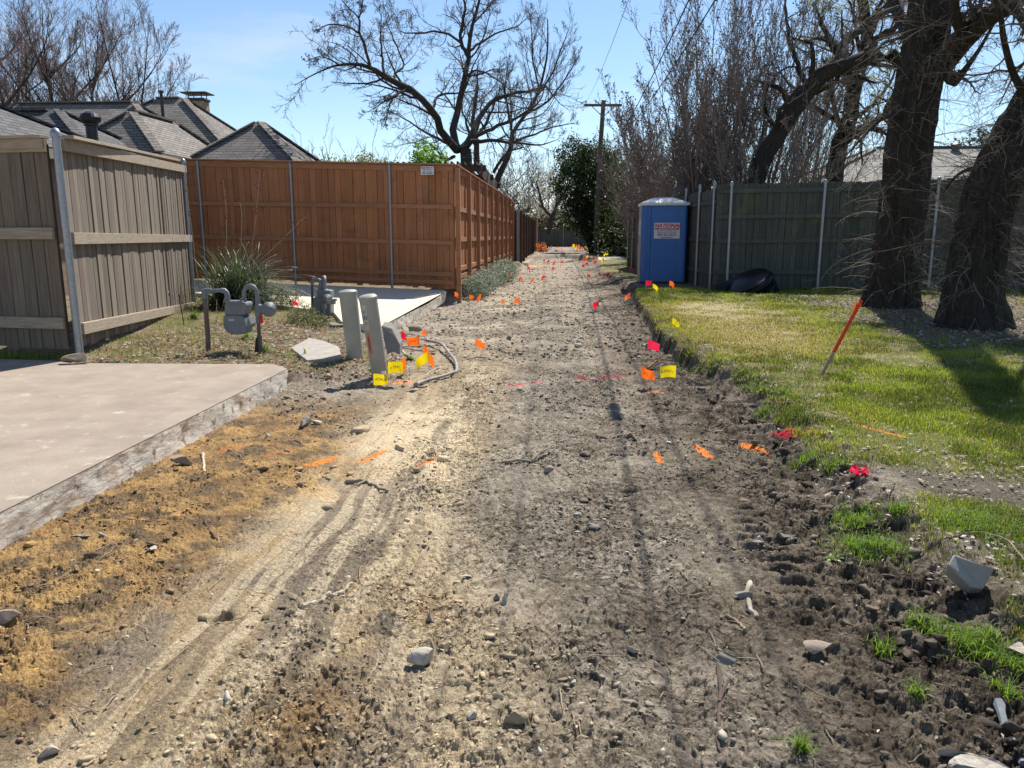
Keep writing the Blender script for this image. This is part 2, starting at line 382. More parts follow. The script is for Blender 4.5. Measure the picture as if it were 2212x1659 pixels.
# sprayed utility marks: centre (from the photograph), half length, half width, direction, colour
OR = (.95, .27, .04); RD = (.62, .03, .05); PK = (.75, .05, .12)
MARKS = []
for u, v, a, L_, w_, c, s_ in ((495, 938, 35, .11, .05, (.7, .18, .04), .62), (598, 945, 32, .16, .045, (.7, .16, .04), .6), (692, 966, 30, .16, .035, OR, .85), (806, 986, 22, .17, .03, OR, .9),
        (922, 996, 12, .15, .033, OR, 1), (1422, 985, 0, .13, .03, OR, 1), (1520, 975, -12, .15, .04, OR, 1), (1628, 966, -25, .16, .05, OR, 1), (1700, 925, -40, .12, .07, RD, .9),
        (1765, 935, -25, .14, .04, OR, .8), (1900, 935, -30, .25, .03, OR, .8), (1290, 817, 84, .29, .055, (.6, .03, .09), 1.25), (1135, 828, 86, .2, .04, (.6, .03, .09), 1.1), (1420, 853, 70, .12, .03, OR, .8),
        (860, 828, 80, .25, .10, (.8, .3, .12), .7), (905, 790, 30, .3, .12, (.85, .35, .15), .5), (1365, 805, 70, .15, .03, OR, .6), (1310, 738, 80, .12, .05, OR, .7),
        (1180, 575, 80, .9, .25, (.95, .45, .12), .9), (650, 720, 60, .5, .10, RD, .5), (600, 665, 40, .3, .12, RD, .5), (1546, 690, 60, .2, .06, OR, .5)):
    gx, gy = G(u, v, 0 if 750 < u < 1650 else .1)
    MARKS.append((gx, gy, math.radians(a), L_, w_, c, s_))
def paint(x, y):
    A = np.zeros(len(x), np.float32); Cc = np.zeros((len(x), 3), np.float32)
    for gx, gy, a, L_, w_, c, s_ in MARKS:
        dx, dy = x-gx, y-gy; al = dx*math.sin(a)+dy*math.cos(a); ac = dx*math.cos(a)-dy*math.sin(a)
        k = (1-ss(.75, 1.1, np.abs(al)/L_))*(1-ss(.55, 1.3, np.abs(ac)/w_))*s_
        n = k > A; A = np.where(n, k, A); Cc[n] = c
    return A, Cc

def build_ground():
    ys = np.concatenate([np.array([-30, -15, -7, -3, -1, 0, .7, 1.1]), np.exp(np.linspace(math.log(1.4), math.log(95), 1500)), np.array([110, 140, 200, 320, 550, 900])])
    sd_ = np.linspace(-.84, .98, 1300); out_ = np.array([1.1, 1.3, 1.7, 2.4, 3.8, 7])
    s = np.concatenate([-out_[::-1], sd_, out_+.02])
    W = np.maximum(ys, 1.4)+.0
    W[:8] = np.array([8, 6, 4, 3, 2.2, 1.8, 1.5, 1.45])
    X = W[:, None]*s[None, :]; Y = np.repeat(ys[:, None], len(s), 1)
    x, y = X.ravel(), Y.ravel()
    z = H(x, y); col = ground_color(x, y, z); pa, pc = paint(x, y)
    right, left, wob, sharp = zones(x, y)
    crack = (1-right)*(1-left)*ss(-1.6, -.7, x)*(1-ss(12, 20, y))
    ny, nx = X.shape; i = np.arange(ny*nx).reshape(ny, nx)
    F = np.stack([i[:-1, :-1].ravel(), i[:-1, 1:].ravel(), i[1:, 1:].ravel(), i[1:, :-1].ravel()], 1)
    me = npmesh('ground', np.stack([x, y, z], 1), F, {'Col': col, 'paint': np.concatenate([pc, pa[:, None]], 1), 'crack': crack.astype(np.float32)})
    m, nt, b, L = nodes_mat('earth'); N = nt.nodes.new
    tc = N('ShaderNodeTexCoord'); a = N('ShaderNodeAttribute'); a.attribute_name = 'Col'
    p = N('ShaderNodeAttribute'); p.attribute_name = 'paint'; ck = N('ShaderNodeAttribute'); ck.attribute_name = 'crack'
    n1 = N('ShaderNodeTexNoise'); n1.inputs['Scale'].default_value = 70; n1.inputs['Detail'].default_value = 6; n1.inputs['Roughness'].default_value = .68
    L(tc.outputs['Object'], n1.inputs['Vector'])
    r1 = N('ShaderNodeMapRange'); r1.inputs['From Min'].default_value = .32; r1.inputs['From Max'].default_value = .7; r1.inputs['To Min'].default_value = .6; r1.inputs['To Max'].default_value = 1.36
    L(n1.outputs['Fac'], r1.inputs['Value'])
    n1b = N('ShaderNodeTexNoise'); n1b.inputs['Scale'].default_value = 210; n1b.inputs['Detail'].default_value = 4; n1b.inputs['Roughness'].default_value = .7
    L(tc.outputs['Object'], n1b.inputs['Vector'])
    r1b = N('ShaderNodeMapRange'); r1b.inputs['From Min'].default_value = .35; r1b.inputs['From Max'].default_value = .66; r1b.inputs['To Min'].default_value = .62; r1b.inputs['To Max'].default_value = 1.38
    L(n1b.outputs['Fac'], r1b.inputs['Value'])
    mm = N('ShaderNodeMath'); mm.operation = 'MULTIPLY'; L(r1.outputs[0], mm.inputs[0]); L(r1b.outputs[0], mm.inputs[1])
    x1 = N('ShaderNodeMix'); x1.data_type = 'RGBA'; x1.blend_type = 'MULTIPLY'; x1.inputs[0].default_value = 1
    L(a.outputs['Color'], x1.inputs[6]); L(mm.outputs[0], x1.inputs[7])
    # spray paint, broken up by the crumbly surface
    n2 = N('ShaderNodeTexNoise'); n2.inputs['Scale'].default_value = 38; n2.inputs['Detail'].default_value = 8; n2.inputs['Roughness'].default_value = .75; L(tc.outputs['Object'], n2.inputs['Vector'])
    s1 = N('ShaderNodeMath'); s1.operation = 'ADD'; L(p.outputs['Alpha'], s1.inputs[0]); L(n2.outputs['Fac'], s1.inputs[1])
    r2 = N('ShaderNodeMapRange'); r2.inputs['From Min'].default_value = 1.02; r2.inputs['From Max'].default_value = 1.3; r2.inputs['To Max'].default_value = .85; L(s1.outputs[0], r2.inputs['Value'])
    x2 = N('ShaderNodeMix'); x2.data_type = 'RGBA'; L(r2.outputs[0], x2.inputs[0]); L(x1.outputs[2], x2.inputs[6]); L(p.outputs['Color'], x2.inputs[7])
    L(x2.outputs[2], b.inputs['Base Color']); b.inputs['Roughness'].default_value = .95; b.inputs['Specular IOR Level'].default_value = .12
    # relief too fine for the mesh: drying cracks and crumbs
    mp = N('ShaderNodeMapping'); L(tc.outputs['Object'], mp.inputs['Vector'])
    nw = N('ShaderNodeTexNoise'); nw.inputs['Scale'].default_value = 9; nw.inputs['Detail'].default_value = 3; L(tc.outputs['Object'], nw.inputs['Vector'])
    vm = N('ShaderNodeMix'); vm.data_type = 'RGBA'; vm.blend_type = 'LINEAR_LIGHT'; vm.inputs[0].default_value = .055
    L(tc.outputs['Object'], vm.inputs[6]); L(nw.outputs['Color'], vm.inputs[7])
    vo = N('ShaderNodeTexVoronoi'); vo.feature = 'DISTANCE_TO_EDGE'; vo.inputs['Scale'].default_value = 16; L(vm.outputs[2], vo.inputs['Vector'])
    rc = N('ShaderNodeMapRange'); rc.inputs['From Min'].default_value = .0; rc.inputs['From Max'].default_value = .10; L(vo.outputs['Distance'], rc.inputs['Value'])
    gate = N('ShaderNodeTexNoise'); gate.inputs['Scale'].default_value = 1.9; gate.inputs['Detail'].default_value = 3; L(tc.outputs['Object'], gate.inputs['Vector'])
    rg = N('ShaderNodeMapRange'); rg.inputs['From Min'].default_value = .43; rg.inputs['From Max'].default_value = .56; L(gate.outputs['Fac'], rg.inputs['Value'])
    mg = N('ShaderNodeMath'); mg.operation = 'MULTIPLY'; L(rg.outputs[0], mg.inputs[0]); L(ck.outputs['Fac'], mg.inputs[1])
    mc = N('ShaderNodeMath'); mc.operation = 'MULTIPLY'; L(rc.outputs[0], mc.inputs[0]); L(mg.outputs[0], mc.inputs[1])
    b1 = N('ShaderNodeBump'); b1.inputs['Strength'].default_value = 1; b1.inputs['Distance'].default_value = .02; L(mc.outputs[0], b1.inputs['Height'])
    n3 = N('ShaderNodeTexNoise'); n3.inputs['Scale'].default_value = 55; n3.inputs['Detail'].default_value = 9; n3.inputs['Roughness'].default_value = .78; L(tc.outputs['Object'], n3.inputs['Vector'])
    b2 = N('ShaderNodeBump'); b2.inputs['Strength'].default_value = 1; b2.inputs['Distance'].default_value = .018
    L(n3.outputs['Fac'], b2.inputs['Height']); L(b1.outputs['Normal'], b2.inputs['Normal']); L(b2.outputs['Normal'], b.inputs['Normal'])
    o = link_mesh('ground', me, m, smooth=True); tag(o, kind='structure')
    return o
build_ground()
# ------------------------------------------------------------ materials
CONC = M('old_concrete', (.37, .305, .24), (.25, .20, .155), scale=3.4, rough=.92, bump=.003, bscale=70, spots=(6, (.50, .43, .35), .58, .72), contrast=(.25, .75))
CONC2 = M('pale_concrete', (.70, .61, .47), (.60, .51, .385), scale=1.6, rough=.9, bump=.002, bscale=60)
SLABEDGE = M('slab_edge', (.74, .68, .58), (.44, .34, .25), scale=3.2, stretch=(1, 1, 2.6), rough=.95, bump=.006, bscale=14, spots=(9, (.25, .17, .11), .56, .64), contrast=(.36, .48))
GREYWOOD = M('weathered_grey_boards', (.245, .20, .158), (.13, .108, .086), scale=3.0, stretch=(14, 14, .7), rough=.9, bump=.003, bscale=14, vcol=True, spots=(5, (.16, .12, .09), .6, .75))
GREYRAIL = M('weathered_rail', (.40, .335, .25), (.25, .20, .15), scale=4, stretch=(1.2, 1.2, 16), rough=.9, bump=.003, bscale=10, vcol=True, spots=(8, (.14, .105, .08), .62, .75))
REDWOOD = M('stained_cedar', (.44, .185, .080), (.32, .128, .056), scale=2.5, stretch=(10, 10, .6), rough=.75, bump=.0015, bscale=20, vcol=True, spots=(1.8, (.21, .09, .05), .54, .72))
REDRAIL = M('stained_cedar_rail', (.42, .20, .10), (.31, .135, .065), scale=3, stretch=(1, 1, 10), rough=.75, bump=.0015, bscale=14, vcol=True)
DARKWOOD = M('dark_stained_wood', (.12, .07, .05), (.07, .042, .03), scale=4, stretch=(8, 8, .6), rough=.8, bump=.002, bscale=16, vcol=True)
OLDWOOD = M('mossy_grey_boards', (.10, .106, .093), (.062, .067, .058), scale=2.6, stretch=(10, 10, .6), rough=.92, bump=.003, bscale=16, vcol=True, spots=(1.6, (.12, .14, .07), .55, .72))
GALV = M('galvanised_steel', (.33, .35, .38), (.24, .26, .29), scale=30, rough=.42, metal=.65, bump=.0004, bscale=200, spec=.5)
def fence(name, A, B, zb, zt, label, wood, railm, rails, posts, side, bw=.14, postz=.06, cap=True, seed=1, postr=.03, postmat=None, lean=.0, cols=(.85, 1.12), missing=(), capover=0, railt=.04, railh=.09, backrails=False, group=None, railover=(0, 0), boardjit=.006, round_top=True, gap=.010, backing=True):
    """A,B ends on plan; zb, zt (start,end) heights; side=+1 rails stand off the left normal"""
    rnd = random.Random(seed); A = Vector((A[0], A[1], 0)); B = Vector((B[0], B[1], 0)); Lg = (B-A).length; d = (B-A)/Lg; n = Vector((-d.y, d.x, 0))*side; up = Vector((0, 0, 1))
    root = thing(name, (A.x, A.y, zb[0]), label, 'fence', group)
    z0 = lambda t: lerp(zb[0], zb[1], t); z1 = lambda t: lerp(zt[0], zt[1], t)
    m = MB(); s = 0; k = 0
    while s < Lg-.03:
        w_ = min(bw*rnd.uniform(.93, 1.04), Lg-s); t = (s+w_/2)/Lg; g = rnd.uniform(*cols); tw = rnd.uniform(-.02, .02)
        c = (g*rnd.uniform(.97, 1.05), g, g*rnd.uniform(.93, 1.03)); off = rnd.uniform(-boardjit, boardjit)
        if not any(a <= s <= b for a, b in missing):
            m.box(A+d*s+n*off+up*(z0(t)+rnd.uniform(-.02, .02)), (d+n*tw)*(w_+rnd.uniform(.001, .003)-gap), -n*.018, up*(z1(t)-z0(t)-.01)+d*rnd.uniform(-.006, .006), c)
        s += w_; k += 1
    m.build('board_panel', wood, root)
    if backing and not missing:
        k = MB(); k.box(A-n*.024+Vector((0, 0, zb[0]+.03)), (B-A)+Vector((0, 0, zb[1]-zb[0])), -n*.004, up*((zt[0]+zt[1])/2-(zb[0]+zb[1])/2-.08), (.30, .28, .26)); k.build('seam_shade_sheet', wood, root)  # dark sheet added behind the boards, stands in for shade in the gaps
    pm = postmat or GALV
    plist = [p*Lg for p in posts]
    for (f, za, zc) in rails:
        # f: fraction of height at start/end; built board by board between the posts
        ends = sorted(set([0.]+[p for p in plist if 0 < p < Lg]+[Lg])); r = MB()
        for a, b in zip(ends[:-1], ends[1:]):
            ta, tb = a/Lg, b/Lg; a0 = A+d*(a+.012-(railover[0] if a == 0 else 0)); b0 = A+d*(b-.012+(railover[1] if b == Lg else 0)); g = rnd.uniform(.9, 1.1)
            ha = lerp(z0(ta), z1(ta), f); hb_ = lerp(z0(tb), z1(tb), f)
            if za is not None: ha = z0(ta)+lerp(za, zc, ta); hb_ = z0(tb)+lerp(za, zc, tb)
            ha += rnd.uniform(-.006, .006)
            P0 = a0+n*.004+up*ha; P1 = b0+n*.004+up*hb_; e = P1-P0
            r.box(P0, e, n*railt, up*railh, (g, g, g))
            if backrails: pass
        r.build('rail', railm, root, bevel=.004 if railh > .08 else 0)
    if cap:
        c = MB(); P0 = A-d*capover+up*z1(0)-n*.05; P1 = B+d*capover+up*z1(1)-n*.05
        c.box(P0, P1-P0, n*.13, up*.03)
        c.box(P0+n*.054-up*.13, P1-P0, n*.022, up*.125); c.build('cap_rail', railm, root, bevel=.003)
    for p in plist:
        t = p/Lg; P = A+d*p+n*(postr+.012 if railt < .06 else .035); mm = MB(); zt_ = z1(t)+postz; ln = d*rnd.uniform(-.02, .02)
        r_ = postr
        if round_top:
            mm.tube([P+up*(z0(t)-.5), P+up*zt_+ln], r_, 12); mm.lathe(P+up*(zt_-.01)+ln, [(r_*1.35, 0), (r_*1.35, .03), (r_*1.2, .05), (r_*.75, .075), (r_*.15, .088)], 12)
        else:
            mm.box(P+up*(z0(t)-.4)-d*r_-n*r_*.8, d*r_*2, n*r_*2.1, up*(zt_-z0(t)+.4))
        mm.build('post', pm, root, smooth=round_top)
    return root
# ---- near left fence: two runs meeting at the post, and the end of the yard
P0 = (-5.15, 7.78); P1 = (-6.95, 14.1)
fl = fence('wooden_fence', P0, P1, (.27, .07), (2.42, 2.70), 'grey weathered board fence panel with steel end posts and a tilted bottom rail', GREYWOOD, GREYRAIL,
      [(0, .14, -.01), (0, 1.10, 1.24), (0, 2.05, 2.49)], (.0, 1.0), -1, bw=.135, cap=False, seed=5, postr=.038, postz=.03, railt=.06, railh=.125, railover=(-.12, .16), missing=((4.55, 4.66),), boardjit=.012, gap=.006, cols=(.72, 1.18))
mb = MB(); mb.box((P0[0]+.10, P0[1]+.2, 2.44), (P1[0]-P0[0]-.1, P1[1]-P0[1]-.2, .31), (-.11, -.035, 0), (0, 0, .035)); mb.build('cap_rail', GREYRAIL, fl, bevel=.003)
fence('wooden_fence', (-12, 8.5), (-5.22, 7.78), (.27, .27), (2.42, 2.42), 'shaded grey board fence run at the far left behind the near concrete slab', GREYWOOD, GREYRAIL,
      [(0, .22, .22), (0, 1.15, 1.15), (0, 2.05, 2.05)], (.3, .66), -1, bw=.15, cap=True, seed=9, railt=.04, railh=.12, cols=(.75, .95))
# ---- brown stained fence: front run and alley run
fence('stained_fence', (-11.5, 18.3), (-2.28, 16.4), (.52, .30), (3.22, 2.84), 'reddish brown stained fence run with three visible steel posts facing the pale slab', REDWOOD, REDRAIL,
      [(0, .22, .26), (0, .88, .92), (0, 1.64, 1.66), (0, .08, .08)], (.35, .598, .848), -1, bw=.15, seed=11, postz=-.06, cols=(.86, 1.1), railh=.09, round_top=True, railt=.035)
fence('stained_fence', (-2.26, 16.42), (-2.16, 33.2), (.30, .22), (2.84, 2.76), 'long reddish brown stained fence run along the left side of the alley', REDWOOD, REDRAIL,
      [(0, .35, .35), (0, .98, .98), (0, 1.62, 1.62), (0, .05, .05), (0, .18, .18)], [0]+[i/9. for i in range(1, 10)], -1, bw=.15, seed=12, cols=(.9, 1.15), railt=.04, railh=.1, round_top=False, postmat=REDRAIL, postr=.045, postz=-.05)
# ---- dark fence further along on the left, then a weathered one
fence('dark_fence', (-3.4, 33.9), (-1.9, 33.8), (.1, .1), (2.35, 2.35), 'short dark stained fence return just past the long brown fence', DARKWOOD, DARKWOOD, [(0, .3, .3), (0, 1.9, 1.9)], (1.0,), -1, seed=14, round_top=False, postr=.06)
fence('dark_fence', (-1.88, 33.9), (-1.86, 50.5), (.1, .05), (2.3, 2.15), 'dark stained fence run with sunlit rails along the left of the alley', DARKWOOD, REDRAIL, [(0, .3, .3), (0, 1.2, 1.2), (0, 1.9, 1.9)], [i/7. for i in range(8)], -1, seed=15, round_top=False, postr=.06, postmat=DARKWOOD)
fence('weathered_fence', (-3.6, 58), (-1.8, 57), (.1, .1), (2.5, 2.5), 'pale tan fence corner far along the left of the alley', REDWOOD, REDRAIL, [(0, .3, .3), (0, 1.9, 1.9)], (1.0,), -1, seed=16)
# ---- fence closing the end of the alley
fence('far_fence', (-4.2, 73), (5.8, 71.5), (-.05, -.05), (1.75, 1.75), 'dark grey fence closing the far end of the alley', OLDWOOD, OLDWOOD, [(0, .3, .3), (0, 1.5, 1.5)], [i/7. for i in range(8)], -1, seed=17, cap=False)
# ---- right side fences
fence('mossy_fence', (3.52, 18.25), (2.55, 30.5), (.16, .16), (2.46, 2.46), 'grey fence run with a row of steel posts behind the blue toilet', OLDWOOD, OLDWOOD,
      [(0, .35, .35), (0, 1.1, 1.1), (0, 1.95, 1.95)], (.012, .12, .235, .35, .465, .58, .69, .8, .9, .985), 1, bw=.14, cap=False, seed=18, postz=.1, postr=.033)
fence('mossy_fence', (3.50, 18.20), (15.5, 15.9), (.16, .26), (2.55, 2.66), 'shaded mossy grey fence with bright steel posts behind the two big tree trunks', OLDWOOD, OLDWOOD,
      [(0, .38, .38), (0, 1.08, 1.08), (0, 1.62, 1.62), (0, 2.18, 2.18)], (.025, .185, .37, .56, .75, .93), -1, bw=.14, cap=False, seed=19, postz=-.03, postr=.034)
fence('mossy_fence', (3.7, 33), (3.3, 52), (.1, .05), (2.0, 1.9), 'dark fence run set back beyond the steel post fence on the right', OLDWOOD, OLDWOOD, [(0, .35, .35), (0, 1.5, 1.5)], (.0, .2, .4, .6, .8), 1, seed=20, cap=False)
# ------------------------------------------------------------ concrete slabs
def slab(name, poly, ztop, thick, label, top, edge, n=60):
    """poly: plan outline; a broken, uneven lower edge"""
    root = thing(name, (poly[0][0], poly[0][1], 0), label, 'concrete slab')
    m = MB(); m.prism([(p[0], p[1], ztop(p)) for p in poly], (0, 0, -.010)); m.build('slab_top', top, root, bevel=.004)
    me = MB(); P = [Vector((p[0], p[1], 0)) for p in poly]; c = sum(P, Vector())/len(P)
    rnd = random.Random(3)
    for i in range(len(P)):
        a, b = P[i], P[(i+1) % len(P)]; L_ = (b-a).length; d = (b-a)/L_; nn = Vector((d.y, -d.x, 0)); k = max(2, int(L_/.04))
        if L_ > 6.5 and False: k = 4
        rows = 7; vs = []; fs = []
        for j in range(rows+1):
            f = j/rows
            for q in range(k+1):
                p = a+d*(L_*q/k); zz = ztop(p)-.009-thick*f
                off = .001-.030*f*fbm(np.array([L_*q/k+i*9.]), np.array([f*.5]), 2.2, 3, 2)[0]+(.016*(fbm(np.array([L_*q/k+i*5.]), np.array([f*.6]), 11, 3, 4)[0]-.5) if j else 0)
                p = p+nn*off; vs.append((p.x, p.y, zz))
        for j in range(rows):
            for q in range(k): fs.append((j*(k+1)+q, (j+1)*(k+1)+q, (j+1)*(k+1)+q+1, j*(k+1)+q+1))
        me.add(vs, fs)
    me.build('broken_edge', edge, root, smooth=True)
    return root
slab('driveway_slab', [(-2.68, 1.0), (-2.68, 7.28), (-2.9, 7.52), (-5.0, 7.45), (-5.3, 7.6), (-14, 8.2), (-14, 1.0)], lambda p: .18, .24, 'weathered grey brown concrete driveway slab at the near left with a chipped edge', CONC, SLABEDGE)
slab('driveway_slab', [(-2.5, 10.5), (-2.42, 16.1), (-2.5, 16.28), (-11.4, 18.1), (-11.4, 15.6), (-7.3, 15.0), (-5.0, 13.3), (-3.7, 12.3), (-3.2, 11.0)], lambda p: .21+.03*max(0, p[1]-14)+.015*max(0, -p[0]-4), .2, 'bright pale concrete driveway slab in front of the brown fence', CONC2, SLABEDGE)
slab('concrete_pad', [(-2.0, 34.5), (-1.5, 34.5), (-1.45, 43), (-1.8, 43)], lambda p: .13, .2, 'narrow grey concrete strip beside the dark fence', CONC, SLABEDGE)
slab('concrete_pad', [(1.75, 37.5), (3.3, 38.2), (3.3, 42), (1.9, 42)], lambda p: .17, .2, 'small pale concrete pad near the utility pole', CONC2, SLABEDGE)
# ------------------------------------------------------------ houses beyond the fences
def shingle_mat(name, c1, c2, row=.085):
    m, nt, b, L = nodes_mat(name); N = nt.nodes.new
    g = N('ShaderNodeNewGeometry'); sp = N('ShaderNodeSeparateXYZ'); L(g.outputs['Position'], sp.inputs[0])
    ad = N('ShaderNodeMath'); L(sp.outputs['X'], ad.inputs[0]); L(sp.outputs['Y'], ad.inputs[1])
    cb = N('ShaderNodeCombineXYZ'); L(ad.outputs[0], cb.inputs['X']); L(sp.outputs['Z'], cb.inputs['Y'])
    br = N('ShaderNodeTexBrick'); L(cb.outputs[0], br.inputs['Vector']); br.inputs['Scale'].default_value = 1
    br.inputs['Brick Width'].default_value = .3; br.inputs['Row Height'].default_value = row; br.inputs['Mortar Size'].default_value = .010; br.inputs['Mortar Smooth'].default_value = .3
    br.inputs['Color1'].default_value = (*c1, 1); br.inputs['Color2'].default_value = (*c2, 1); br.inputs['Mortar'].default_value = (*[x*.45 for x in c2], 1)
    n = N('ShaderNodeTexNoise'); n.inputs['Scale'].default_value = 2; n.inputs['Detail'].default_value = 8; L(g.outputs['Position'], n.inputs['Vector'])
    r = N('ShaderNodeMapRange'); r.inputs['To Min'].default_value = .7; r.inputs['To Max'].default_value = 1.3; L(n.outputs['Fac'], r.inputs['Value'])
    x = N('ShaderNodeMix'); x.data_type = 'RGBA'; x.blend_type = 'MULTIPLY'; x.inputs[0].default_value = 1; L(br.outputs['Color'], x.inputs[6]); L(r.outputs[0], x.inputs[7])
    L(x.outputs[2], b.inputs['Base Color']); b.inputs['Roughness'].default_value = .9
    bp = N('ShaderNodeBump'); bp.inputs['Distance'].default_value = .02; bp.inputs['Strength'].default_value = 1; L(br.outputs['Fac'], bp.inputs['Height']); bp.invert = True; L(bp.outputs['Normal'], b.inputs['Normal'])
    return m
SH1 = shingle_mat('grey_brown_shingles', (.235, .205, .18), (.142, .124, .108))
SH2 = shingle_mat('dark_shingles', (.12, .115, .115), (.07, .066, .066))
SH3 = shingle_mat('tan_shingles', (.33, .31, .27), (.24, .225, .2), .07)
BRICK = M('buff_brick', (.36, .27, .2), (.25, .17, .12), scale=9, rough=.9)
TRIM = M('painted_trim', (.34, .29, .23), rough=.7)
BLACKM = M('black_metal', (.02, .02, .022), (.012, .012, .013), rough=.45, spec=.5)
def hip(root, x0, x1, y0, y1, ze, pitch, mat, wall=True, zg=0, over=.35):
    """hip roof over the rectangle, equal pitch on all sides; returns ridge ends"""
    hw = min(x1-x0, y1-y0)/2; zr = ze+hw*pitch
    if (x1-x0) >= (y1-y0): a = Vector((x0+hw, (y0+y1)/2, zr)); b = Vector((x1-hw, (y0+y1)/2, zr))
    else: a = Vector(((x0+x1)/2, y0+hw, zr)); b = Vector(((x0+x1)/2, y1-hw, zr))
    c = [Vector((x0, y0, ze)), Vector((x1, y0, ze)), Vector((x1, y1, ze)), Vector((x0, y1, ze))]
    m = MB()
    if (x1-x0) >= (y1-y0): fs = [(0, 1, 5, 4), (1, 2, 5), (2, 3, 4, 5), (3, 0, 4)]
    else: fs = [(0, 1, 4), (1, 2, 5, 4), (2, 3, 5), (3, 0, 4, 5)]
    if (a-b).length < .05: fs = [(0, 1, 4), (1, 2, 4), (2, 3, 4), (3, 0, 4)]; m.add(c+[a], fs+[(3, 2, 1, 0)])
    else: m.add(c+[a, b], fs+[(3, 2, 1, 0)])
    for i in range(4):      # fascia
        p, q = c[i], c[(i+1) % 4]; d = (q-p).normalized(); n = Vector((d.y, -d.x, 0))
    ro = m.build('roof', mat, root)
    cp = MB()
    pairs = [(c[0], a), (c[1], b if (x1-x0) >= (y1-y0) else a), (c[2], b), (c[3], a if (x1-x0) >= (y1-y0) else b)]
    if (a-b).length > .05: pairs.append((a, b))
    for p, q in pairs:
        d = q-p; L_ = d.length; d.normalize(); k = int(L_/.24); s = d.cross(Vector((0, 0, 1))).normalized(); u = s.cross(d)
        for i in range(k):
            o = p+d*(i*.24); cp.box(o-s*.12+u*.0, s*.24, d*.23, u*(.05+.0*i)+d*.0)
    cp.build('ridge_caps', mat, root)
    f = MB()
    for (p, q) in ((c[0], c[1]), (c[1], c[2]), (c[2], c[3]), (c[3], c[0])):
        d = (q-p).normalized(); n = Vector((d.y, -d.x, 0)); f.box(p+n*.01-Vector((0, 0, .21)), q-p, n*.03, (0, 0, .18))
    f.build('fascia', TRIM, root)
    if wall:
        wm = MB(); o = over+.1; wm.box((x0+o, y0+o, zg), (x1-x0-2*o, 0, 0), (0, y1-y0-2*o, 0), (0, 0, ze-zg-.03)); wm.build('wall', BRICK, root)
    return a, b
h1 = thing('house', (-17, 14.5, 0), 'house at the far left edge whose dark roof slopes down behind the shaded fence', 'house')
hip(h1, -24, -9.6, 11.2, 17.6, 3.05, .5, SH2)
h2 = thing('house', (-17, 19.5, 0), 'house with a dark hip roof carrying a black turbine vent', 'house')
p = D(125, 239, 20.5); hw = 3.6; hip(h2, p.x-12, p.x+hw, p.y-hw, p.y+hw, p.z-hw*.6, .6, SH2)
p = D(198, 281, 18.3); t = MB(); t.lathe((p.x, p.y, p.z-.3), [(.13, 0), (.13, .38), (.16, .40), (.16, .44)], 16); tv = t.build('vent_pipe', BLACKM, h2, smooth=True)
t = MB(); o = Vector((p.x, p.y, p.z+.14))
for k in range(20):
    a = k*math.pi/10; d = Vector((math.cos(a), math.sin(a), 0)); e = Vector((-math.sin(a), math.cos(a), 0))
    pr = [(.14, 0), (.215, .06), (.235, .14), (.19, .22), (.06, .27)]
    for (r0, z0), (r1, z1) in zip(pr[:-1], pr[1:]):
        t.add([o+d*r0+Vector((0, 0, z0)), o+d*r0*.93+e*.065+Vector((0, 0, z0)), o+d*r1*.93+e*.065+Vector((0, 0, z1)), o+d*r1+Vector((0, 0, z1))], [(0, 1, 2, 3), (3, 2, 1, 0)])
t.lathe(o, [(.12, 0), (.17, .06), (.19, .14), (.15, .21), (.05, .265), (.02, .275)], 16)
t.build('turbine_vent', BLACKM, h2)
h3 = thing('house', (-16, 32, 0), 'large house with a tall grey brown hip roof, brick chimney and a small front wing', 'house')
p = D(396, 212, 31); q = D(338, 213, 31); hw = 5.0; a, b = hip(h3, q.x-hw, p.x+hw, p.y-hw, p.y+hw, p.z-hw*.76, .76, SH1)
p = D(288, 222, 27); q = D(186, 232, 27); hw = 3.6; hip(h3, q.x-6, p.x+hw, p.y-hw, p.y+hw, p.z-hw*.72, .72, SH1)
p = D(283, 239, 22.5); hw = 1.55; hip(h3, p.x-hw, p.x+hw, p.y-hw, p.y+hw+2.5, p.z-hw*.85, .85, SH1)
p = D(428, 225, 33.5); c = MB(); c.cbox((p.x, p.y, p.z-1.0), (.72, .6, 2.2), bev=.02); ch = c.build('chimney', BRICK, h3)
c = MB(); c.cbox((p.x, p.y, p.z+.16), (.82, .68, .10), bev=.02)
for sx in (-.28, .28):
    for sy in (-.25, .25): c.tube([(p.x+sx, p.y+sy, p.z+.2), (p.x+sx, p.y+sy, p.z+.4)], .02, 6)
c.cbox((p.x, p.y, p.z+.42), (1.12, .85, .05), bev=.01); c.build('chimney_cap', BLACKM, h3)
p = D(350, 226, 29.5); c = MB(); c.tube([(p.x, p.y, p.z-.6), (p.x, p.y, p.z+.45)], .06, 10); c.tube([(p.x, p.y, p.z+.43), (p.x, p.y, p.z+.5)], .1, 10); c.build('flue_pipe', BLACKM, h3, smooth=True)
h4 = thing('house', (-9, 24, 0), 'garage with a steep grey brown pyramid roof rising above the brown fence', 'garage')
p = D(558, 261, 24.5); hw = 2.9; hip(h4, p.x-hw, p.x+hw, p.y-hw, p.y+hw, p.z-hw*.8, .8, SH1)
h5 = thing('house', (14, 30, 0), 'low house with a long tan shingle roof behind the right tree trunks', 'house')
p = D(1800, 320, 33); hip(h5, p.x-3.0, p.x+17, 28.3, 37.7, p.z-4.7*.42, .42, SH3)
p = D(2065, 318, 32.6); c = MB(); c.tube([(p.x, p.y, p.z-.3), (p.x, p.y, p.z+.05)], .14, 12); c.lathe((p.x, p.y, p.z+.05), [(.2, 0), (.2, .05), (.05, .16)], 12); c.build('roof_vent', BLACKM, h5, smooth=True)
h6 = thing('house', (-11, 45, 0), 'distant dark roof with a thin pipe just above the middle of the brown fence', 'house')
